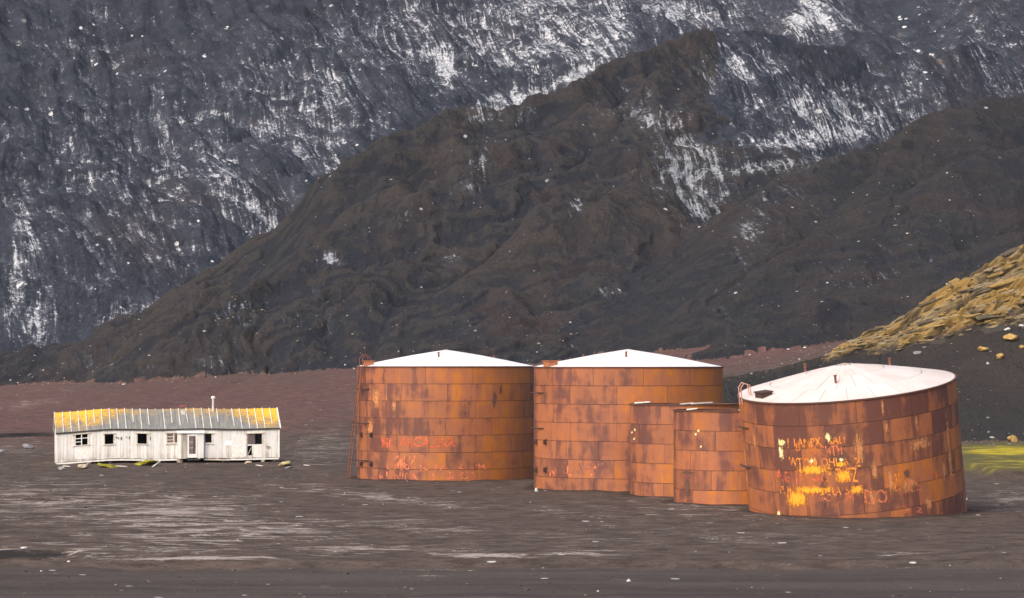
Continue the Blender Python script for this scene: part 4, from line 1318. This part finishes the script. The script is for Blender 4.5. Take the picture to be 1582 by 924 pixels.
# ------------------------------------------------------------------ rocks, planks, small things
def mat_rock(name, c1, c2, c3, sc=2.0):
    nt = NT(name); oc = nt.objco()
    n = nt.noise(oc, sc, 7, .7); f = nt.noise(oc, sc * 5, 5, .7)
    c = nt.mix(nt.ramp(n, .35, .65), c1, c2); c = nt.mix(nt.math('MULTIPLY', nt.ramp(f, .5, .7), .6), c, c3)
    nt.bsdf(c, .9, nt.bump(nt.math('ADD', n, nt.math('MULTIPLY', f, .3)), .6, .05), spec=.2)
    return nt.m
M_YROCK = mat_rock("ochre_boulder", (.34, .21, .06), (.46, .31, .12), (.10, .07, .035))
M_WROCK = mat_rock("pale_stone", (.42, .41, .40), (.60, .60, .59), (.22, .21, .21))
M_GROCK = mat_rock("grey_stone", (.17, .165, .17), (.30, .29, .30), (.08, .08, .085))

def boulder(px, py, wpx, hpx, Y, mat, label, seed, cat="rock", group=None):
    s = Y / F
    x = (px - CX) * s
    # find where the sight line to the foot of the stone meets the ground near Y
    best = min(np.arange(max(60, Y - 60), Y + 60, .5), key=lambda yy: abs((HY - (ground_z((px - CX) / F * yy, yy) - HC) * F / yy) - (py + hpx * .5)) + abs(yy - Y) * .02)
    Yb = float(best); s = Yb / F; x = (px - CX) * s
    sx, sz = wpx * s / 2, hpx * s / 2
    o = link("boulder", rock_mesh(seed, sx, sx * .9, sz * 1.1, 3), mat)
    o.location = (x, Yb, ground_z(x, Yb) + sz * .75)
    o.rotation_euler = (0, rng.uniform(-.2, .2), 0)
    tag(o, label, cat, group)
    return o

boulder(1562, 521, 24, 10, 290, M_YROCK, "largest loose ochre boulder on the slope below the yellow outcrop", 1)
boulder(1519, 537, 16, 8, 288, M_YROCK, "ochre boulder on the slope, furthest left of the loose yellow ones", 2)
boulder(1545, 548, 13, 9, 287, M_YROCK, "lumpy ochre boulder, lowest of the loose yellow ones on the slope", 3)
boulder(1579, 535, 10, 6, 288, M_YROCK, "ochre boulder on the slope cut by the right edge of the picture", 4)
boulder(1564, 677, 18, 11, 262, M_YROCK, "ochre boulder resting just above the bright moss", 5)
boulder(1556, 510, 10, 5, 292, M_WROCK, "pale flat stone above the largest ochre boulder", 6)
boulder(1578, 502, 10, 4, 292, M_WROCK, "pale flat stone at the right edge below the yellow outcrop", 7)
boulder(1526, 560, 5, 4, 286, M_WROCK, "small pale stone on the dark slope below the loose ochre boulders", 8)
boulder(1533, 676, 8, 3, 262, M_WROCK, "small white stone lying above the left part of the moss", 9)
boulder(44, 689, 18, 8, 278, M_GROCK, "flat grey rock on the ash left of the hut", 10)
boulder(3, 697, 10, 6, 262, M_GROCK, "grey rock at the left edge of the picture, left of the hut", 11)
boulder(829, 757, 6, 6, 179, M_WROCK, "small white stone at the foot of the gap between the two tall tanks", 12)
boulder(1493, 771, 5, 4, 167, M_WROCK, "small white stone right of the leaning tank", 13)
boulder(106, 869, 5, 3, 113, M_WROCK, "small white stone on the foreground beach at far left", 14)
boulder(445, 722, 12, 4, 222, M_GROCK, "low grey rubble just past the right end of the hut", 15)
boulder(438, 716, 22, 8, 224, mat_rock("mossy_rubble", (.36, .30, .15), (.50, .42, .20), (.14, .12, .08)), "yellowish mossy rubble heap at the right corner of the hut", 16)
boulder(129, 720, 18, 8, 222, M_STONE, "pale rubble heap under the left part of the hut", 17)
boulder(384, 714, 14, 5, 224, M_STONE, "pale flat rubble under the hut below its right window", 18)
boulder(95, 723, 12, 6, 221, M_GROCK, "dark grey rubble at the left corner of the hut", 19)

# moss cushions in front of the hut
nt = NT("moss_cushion"); pos = nt.pos(); n = nt.noise(pos, 5, 5, .7)
nt.bsdf(nt.mix(nt.ramp(n, .35, .65), (.13, .12, .03), (.44, .38, .03)), .95, nt.bump(n, .8, .08), spec=.1)
M_MOSS = nt.m
for i, (px, py, w, h, lab) in enumerate(((165, 719, 34, 6, "yellow-green moss cushion under the left windows of the hut"), (223, 715, 42, 7, "brightest yellow-green moss cushion beside the leaning plank"))):
    o = boulder(px, py, w, h, 223, M_MOSS, lab, 30 + i, "moss"); o.name = "moss_cushion"
    # break the cushion up into tufts
    me = o.data; co = np.empty(len(me.vertices) * 3, dtype=np.float32); me.vertices.foreach_get("co", co); co = co.reshape(-1, 3)
    k = perlin(co[:, 0] * 4, co[:, 1] * 4, 40 + i); co[:, 2] *= (1 + .7 * k); co[:, 1] *= 1.3
    me.vertices.foreach_set("co", co.ravel()); me.update()

def plank(p0, p1, w, t, mat, label, name="plank", cat="plank", group=None):
    p0, p1 = Vector(p0), Vector(p1)
    d = (p1 - p0); L = d.length
    m = MB(); m.box(-w / 2, w / 2, 0, L, -t / 2, t / 2)
    o = m.build(name, mat); o.location = p0; o.rotation_euler = d.to_track_quat('Y', 'Z').to_euler()
    return tag(o, label, cat, group)
a = P(235.5, 725, 219.5); b = P(247, 713, 222.6)
plank((a[0], a[1], ground_z(a[0], a[1])), b, .13, .04, M_SILL, "white plank propped against the ground in front of the hut")
for (px0, px1, py, Y, lab) in ((180, 196, 724, 220.5, "pale board lying on the ash in front of the hut"), (396, 406, 720, 222, "short white board lying near the right end of the hut"), (98, 108, 726, 220, "short white board lying at the left corner of the hut"), (470, 478, 723, 222, "short bleached board on the low bank right of the hut")):
    xa, xb = (px0 - CX) / F * Y, (px1 - CX) / F * (Y - .6)
    plank((xa, Y, ground_z(xa, Y) + .05), (xb, Y - .6, ground_z(xb, Y - .6) + .05), .16, .05, M_SILL, lab)

# white marker posts on the plain
def post(px, py_top, py_bot, Y, w, label, cap=None):
    x = (px - CX) / F * Y
    h = (py_bot - py_top) * Y / F
    t = empty("marker_post", (x, Y, ground_z(x, Y) - .1)); tag(t, label, "post")
    m = MB(); m.box(-w, w, -w, w, 0, h + .1); m.build("shaft", M_NOTICE if not cap else M_IRON, t)
    m = MB(); m.box(-w * 1.8, w * 1.8, -w * 1.8, w * 1.8, h + .103, h + .25); m.build("cap", M_NOTICE, t)
post(1133, 580, 588, 320, .10, "thin white marker post on the dark slope right of the middle tank")
post(1126, 585, 588, 318, .16, "short white marker stub beside the thin white post")

# ------------------------------------------------------------------ yellow layered outcrop
def outcrop():
    ns, ntt = 520, 190
    s = np.linspace(1262, 1800, ns)
    cy = np.interp(s, [q[0] for q in NEAR[0]][::-1], [q[1] for q in NEAR[0]][::-1])
    cY = np.interp(s, [q[0] for q in NEAR[0]][::-1], [q[2] for q in NEAR[0]][::-1])
    wid = np.interp(s, [1262, 1300, 1360, 1440, 1520, 1600, 1800], [1.2, 2.4, 4.6, 9.0, 12.5, 14.5, 17])
    tt = np.linspace(-.12, 1.0, ntt)
    S = np.repeat(s[None], ntt, 0); Tn = np.repeat(tt[:, None], ns, 1)
    Yv = cY[None] - Tn * wid[None]
    Xv = (S - CX) / F * cY[None]
    base = np.zeros_like(Yv)
    # the slope under the rock, from the same scree surface
    wx, wy = warp(Xv, Yv, 14, 161, 1.0)
    m, d, al = cones(wx, wy, LNEAR, .60)
    base = m + .5 * fbm(Xv / 12, Yv / 12, 4, 171) + .14 * fbm(Xv / 2.2, Yv / 2.2, 4, 172) - .5 * np.clip(d / 10, 0, 1)
    T = Tn * wid[None]
    v = T * .95 - (Xv - 40) * .10 + .55 * fbm(Xv / 8, T / 5, 4, 201)
    def beds(v, p, seed):
        k = np.floor(v / p); f = v / p - k
        jit = np.sin(k * 12.9898 + seed) * 43758.5453; jit = jit - np.floor(jit)
        return (.35 + .9 * jit) * (sstep(0, .10, f) * (1 - f) ** .6), jit
    b1, j1 = beds(v, 1.9, 1); b2, j2 = beds(v + .4 * fbm(Xv / 4, T / 2, 2, 202), .62, 5)
    blk = ridged(Xv / 3.0, v / 1.0, 3, 203); fine = fbm(Xv / 1.0, v / .3, 4, 204, .6)
    env = sstep(-.12, .02, Tn) * sstep(1.0, .72, Tn + .28 * fbm(Xv / 5, T / 4, 3, 205)) * sstep(1262, 1284, S)
    disp = env * (.35 + .75 * b1 + .28 * b2 + .30 * blk + .22 * fine) * np.interp(s, [1262, 1330, 1500], [.45, .75, 1.25])[None]
    gap = sstep(.0, .22, fbm(Xv / 7, v / 1.5, 4, 206))
    disp = np.maximum(disp - env * gap * .9, -.15)
    Zv = base + disp * .86 - .12 * (1 - env) - .05
    Yv = Yv - disp * .5
    idx = np.arange(ns * ntt).reshape(ntt, ns)
    keep = (env[:-1, :-1] + env[1:, 1:]) > .03
    q = np.stack([idx[:-1, :-1], idx[1:, :-1], idx[1:, 1:], idx[:-1, 1:]], -1)[keep].astype(np.int32)
    used = np.unique(q); rm = np.full(ns * ntt, -1, dtype=np.int32); rm[used] = np.arange(len(used)); q = rm[q]
    me = bpy.data.meshes.new("rock_outcrop")
    co = np.stack([Xv.ravel()[used], Yv.ravel()[used], Zv.ravel()[used]], -1).astype(np.float32)
    me.vertices.add(len(used)); me.vertices.foreach_set("co", co.ravel())
    me.loops.add(q.size); me.loops.foreach_set("vertex_index", q.ravel())
    me.polygons.add(len(q)); me.polygons.foreach_set("loop_start", np.arange(0, q.size, 4, dtype=np.int32)); me.update(calc_edges=True)
    for k, a in (("bed", j1), ("env", env), ("prow", np.clip(disp / 1.2, 0, 1)), ("vv", v)):
        at = me.attributes.new(k, 'FLOAT', 'POINT'); at.data.foreach_set("value", np.asarray(a).ravel()[used].astype(np.float32))
    nt = NT("ochre_tuff"); pos = nt.pos()
    fl = nt.n("ShaderNodeCombineXYZ", {0: nt.math('MULTIPLY', nt.n("ShaderNodeSeparateXYZ", {0: pos}).outputs[0], .35), 1: nt.math('MULTIPLY', nt.attr("vv"), 1.6), 2: 0.0}).outputs[0]
    n = nt.noise(fl, .8, 7, .7); f = nt.noise(pos, 4, 6, .7); big = nt.noise(pos, .25, 4, .6)
    c = nt.mix(nt.ramp(n, .35, .62), (.13, .10, .06), (.25, .185, .095))
    c = nt.mix(nt.math('MULTIPLY', nt.ramp(nt.math('ADD', big, nt.math('MULTIPLY', nt.attr("bed"), .25)), .5, .75), .8), c, (.30, .185, .05))
    c = nt.mix(nt.math('MULTIPLY', nt.ramp(f, .52, .72), .6), c, (.10, .075, .045))
    c = nt.mix(nt.math('SUBTRACT', 1.0, nt.ramp(nt.math('ADD', nt.attr("prow"), nt.math('MULTIPLY', nt.math('SUBTRACT', n, .5), .7)), .10, .40)), c, (.075, .058, .045))
    c = nt.mix(nt.ramp(nt.math('ADD', nt.attr("env"), nt.math('MULTIPLY', nt.math('SUBTRACT', f, .5), .9)), .95, .45), c, (.05, .043, .038))
    nt.bsdf(c, .9, nt.bump(nt.math('ADD', n, nt.math('MULTIPLY', f, .4)), .9, .25), spec=.2)
    o = link("rock_outcrop", me, nt.m)
    # ledges: broken beds standing proud of the face, each a slab of its own
    r2 = random.Random(5)
    mats = []
    for nm, a_, b_, c_ in (("ochre_bed", (.23, .155, .055), (.34, .225, .075), (.08, .06, .035)), ("tan_bed", (.19, .15, .095), (.29, .225, .135), (.08, .065, .05)), ("brown_bed", (.06, .05, .035), (.13, .10, .06), (.035, .03, .025))):
        mats.append(mat_rock(nm, a_, b_, c_, 1.4))
    done = 0
    bucket = [MB(), MB(), MB()]
    while done < 950:
        i = r2.randrange(8, ns - 8); j = int((r2.random() ** .8) * (ntt - 20)) + 8
        if env[j, i] < .25: continue
        sc = float(np.interp(s[i], [1262, 1320, 1420, 1560], [.35, .55, .85, 1.2]))
        L = sc * r2.uniform(.6, 3.8) * (1.3 if r2.random() < .2 else 1); D = sc * r2.uniform(.3, .9); Hh = sc * r2.uniform(.08, .30)
        if done >= 200: L *= .4; D *= .45; Hh *= .8
        p0 = Vector((Xv[j, i], Yv[j, i], Zv[j, i])); k = min(ns - 1, i + 18); p1 = Vector((Xv[j, k], Yv[j, k], base[j, k])) ; q0 = Vector((Xv[j, i], Yv[j, i], base[j, i]))
        ax = (p1 - q0).normalized(); ax.z -= r2.uniform(.02, .16); ax.normalize()
        dn = Vector((0, -1, -.35 + r2.uniform(-.15, .15))); dn = (dn - ax * dn.dot(ax)).normalized(); up = ax.cross(dn).normalized()
        if up.z < 0: up = -up
        c8 = []
        for (a_, b_, c_) in ((-1, -1, -1), (1, -1, -1), (1, 1, -1), (-1, 1, -1), (-1, -1, 1), (1, -1, 1), (1, 1, 1), (-1, 1, 1)):
            jx, jy, jz = (1 + r2.uniform(-.45, .15) for _ in range(3))
            c8.append(ax * (a_ * L / 2 * jx) - dn * (b_ * D / 2 * jy) + up * (c_ * Hh / 2 * jz))
        # mid points along the long edges so that the slab outline is broken, not a box
        mm = MB(); mid = []
        for (a_, b_) in ((0, 1), (3, 2), (4, 5), (7, 6)):
            mid.append((c8[a_] + c8[b_]) / 2 + dn * r2.uniform(-.2, .2) * D + up * r2.uniform(-.22, .22) * Hh)
        mm.add(c8 + mid, [(0, 3, 9, 8), (8, 9, 2, 1), (4, 10, 11, 7), (10, 5, 6, 11), (0, 8, 10, 4), (8, 1, 5, 10), (3, 7, 11, 9), (9, 11, 6, 2), (0, 4, 7, 3), (1, 2, 6, 5)])
        if done >= 200:
            bucket[r2.choices((0, 1, 2), (.34, .33, .33))[0]].add([Vector(v) + p0 for v in mm.v], mm.f)
            done += 1
            continue
        bed = r2.choices((0, 1, 2), (.36, .34, .30))[0]
        so = mm.build("rock_slab", mats[bed], o); so.location = p0 + dn * .05
        done += 1
    for k, bk in enumerate(bucket):
        so = bk.build("broken_rock", mats[k], o); so["kind"] = "stuff"
    tag(o, "yellow layered rock outcrop running along the crest of the right-hand slope", "rock")
outcrop()

# ------------------------------------------------------------------ loose stones too many to count
def stone_field(name, spots, mat, label=None):
    protos = []
    for k in range(5):
        me = rock_mesh(400 + k, 1, 1, .7, 1, .3)
        protos.append((np.array([v.co[:] for v in me.vertices]), [tuple(p.vertices) for p in me.polygons])); bpy.data.meshes.remove(me)
    V, Fc, n = [], [], 0
    for (x, y, r) in spots:
        v, f = protos[rng.randrange(5)]
        a = rng.uniform(0, 6.28); ca, sa = math.cos(a), math.sin(a)
        q = v * r * np.array([rng.uniform(.7, 1.5), rng.uniform(.7, 1.3), rng.uniform(.6, 1.0)])
        q = np.stack([q[:, 0] * ca - q[:, 1] * sa, q[:, 0] * sa + q[:, 1] * ca, q[:, 2]], -1) + np.array([x, y, ground_z(x, y) + r * .15])
        V.append(q); Fc += [tuple(i + n for i in p) for p in f]; n += len(v)
    me = bpy.data.meshes.new(name); me.from_pydata(np.concatenate(V).tolist(), [], Fc); me.update()
    o = link(name, me, mat); o["kind"] = "stuff"
    if label: o["label"] = label
    return o
def field(n, f):
    out = []
    while len(out) < n:
        q = f()
        if q: out.append(q)
    return out
def lognorm(m, s, hi): return min(hi, m * math.exp(rng.gauss(0, s)))
def fg():
    Y = 96 + 164 * rng.random() ** 1.5; px = rng.uniform(-150, 1730); x = (px - CX) / F * Y
    if any(math.hypot(x - t[0], Y - t[1]) < t[2] + .2 for t in TANKS): return None
    return (x, Y, lognorm(.036, .6, .20))
stone_field("pebbles", field(2200, fg), mat_rock("dark_pebble", (.055, .047, .044), (.11, .095, .088), (.03, .027, .026)), "loose pebbles strewn over the ash plain")
stone_field("pale_pebbles", field(70, fg), M_WROCK, "pale pebbles strewn over the ash plain")
def slope_r():
    px = rng.gauss(1330, 170); Y = rng.uniform(400, 600); x = (px - CX) / F * Y
    if not -200 < px < 1790: return None
    return (x, Y, lognorm(.09, .6, .4))
stone_field("scree_stones", field(450, slope_r), M_WROCK, "pale stones scattered over the far scree slopes")
def slope_m():
    px = rng.uniform(100, 1250); Y = rng.uniform(500, 660); x = (px - CX) / F * Y
    return (x, Y, lognorm(.11, .6, .5))
stone_field("hill_stones", field(260, slope_m), M_WROCK, "pale stones scattered over the ash hill")
def slope_n():
    px = rng.uniform(1050, 1790); Y = rng.uniform(262, 300); x = (px - CX) / F * Y
    return (x, Y, lognorm(.05, .6, .25))
stone_field("slope_stones", field(900, slope_n), M_GROCK, "small stones lying on the dark slope below the outcrop")
def foot():
    px = rng.uniform(-150, 900); Y0 = np.interp(px, [-150, 0, 300, 550, 900], [560, 560, 540, 522, 505]); Y = Y0 + rng.gauss(0, 8)
    return ((px - CX) / F * Y, Y, lognorm(.14, .5, .5))
stone_field("foot_stones", field(220, foot), M_STONE, "pale stones lined up along the foot of the mountain")
def ice_blocks():
    px = rng.uniform(-100, 1000); Y = rng.uniform(600, 860); x = (px - CX) / F * Y
    return (x, Y, lognorm(.15, .6, .4))
stone_field("mountain_stones", field(260, ice_blocks), M_WROCK, "pale blocks scattered over the mountain face")

# ------------------------------------------------------------------ cold damp air over the plain
def haze():
    m = MB(); m.box(-1000, 1100, -40, 1120, -4, 460)
    nt = NT("pale_air")
    v = nt.n("ShaderNodeVolumePrincipled", {'Color': (.80, .88, 1.0), 'Density': HAZE, 'Anisotropy': .2})
    nt.t.links.new(v.outputs[0], nt.out.inputs[1])
    o = m.build("haze", nt.m); o["kind"] = "stuff"; o["label"] = "thin bluish haze over the whole bay"
HAZE = .00005
haze()
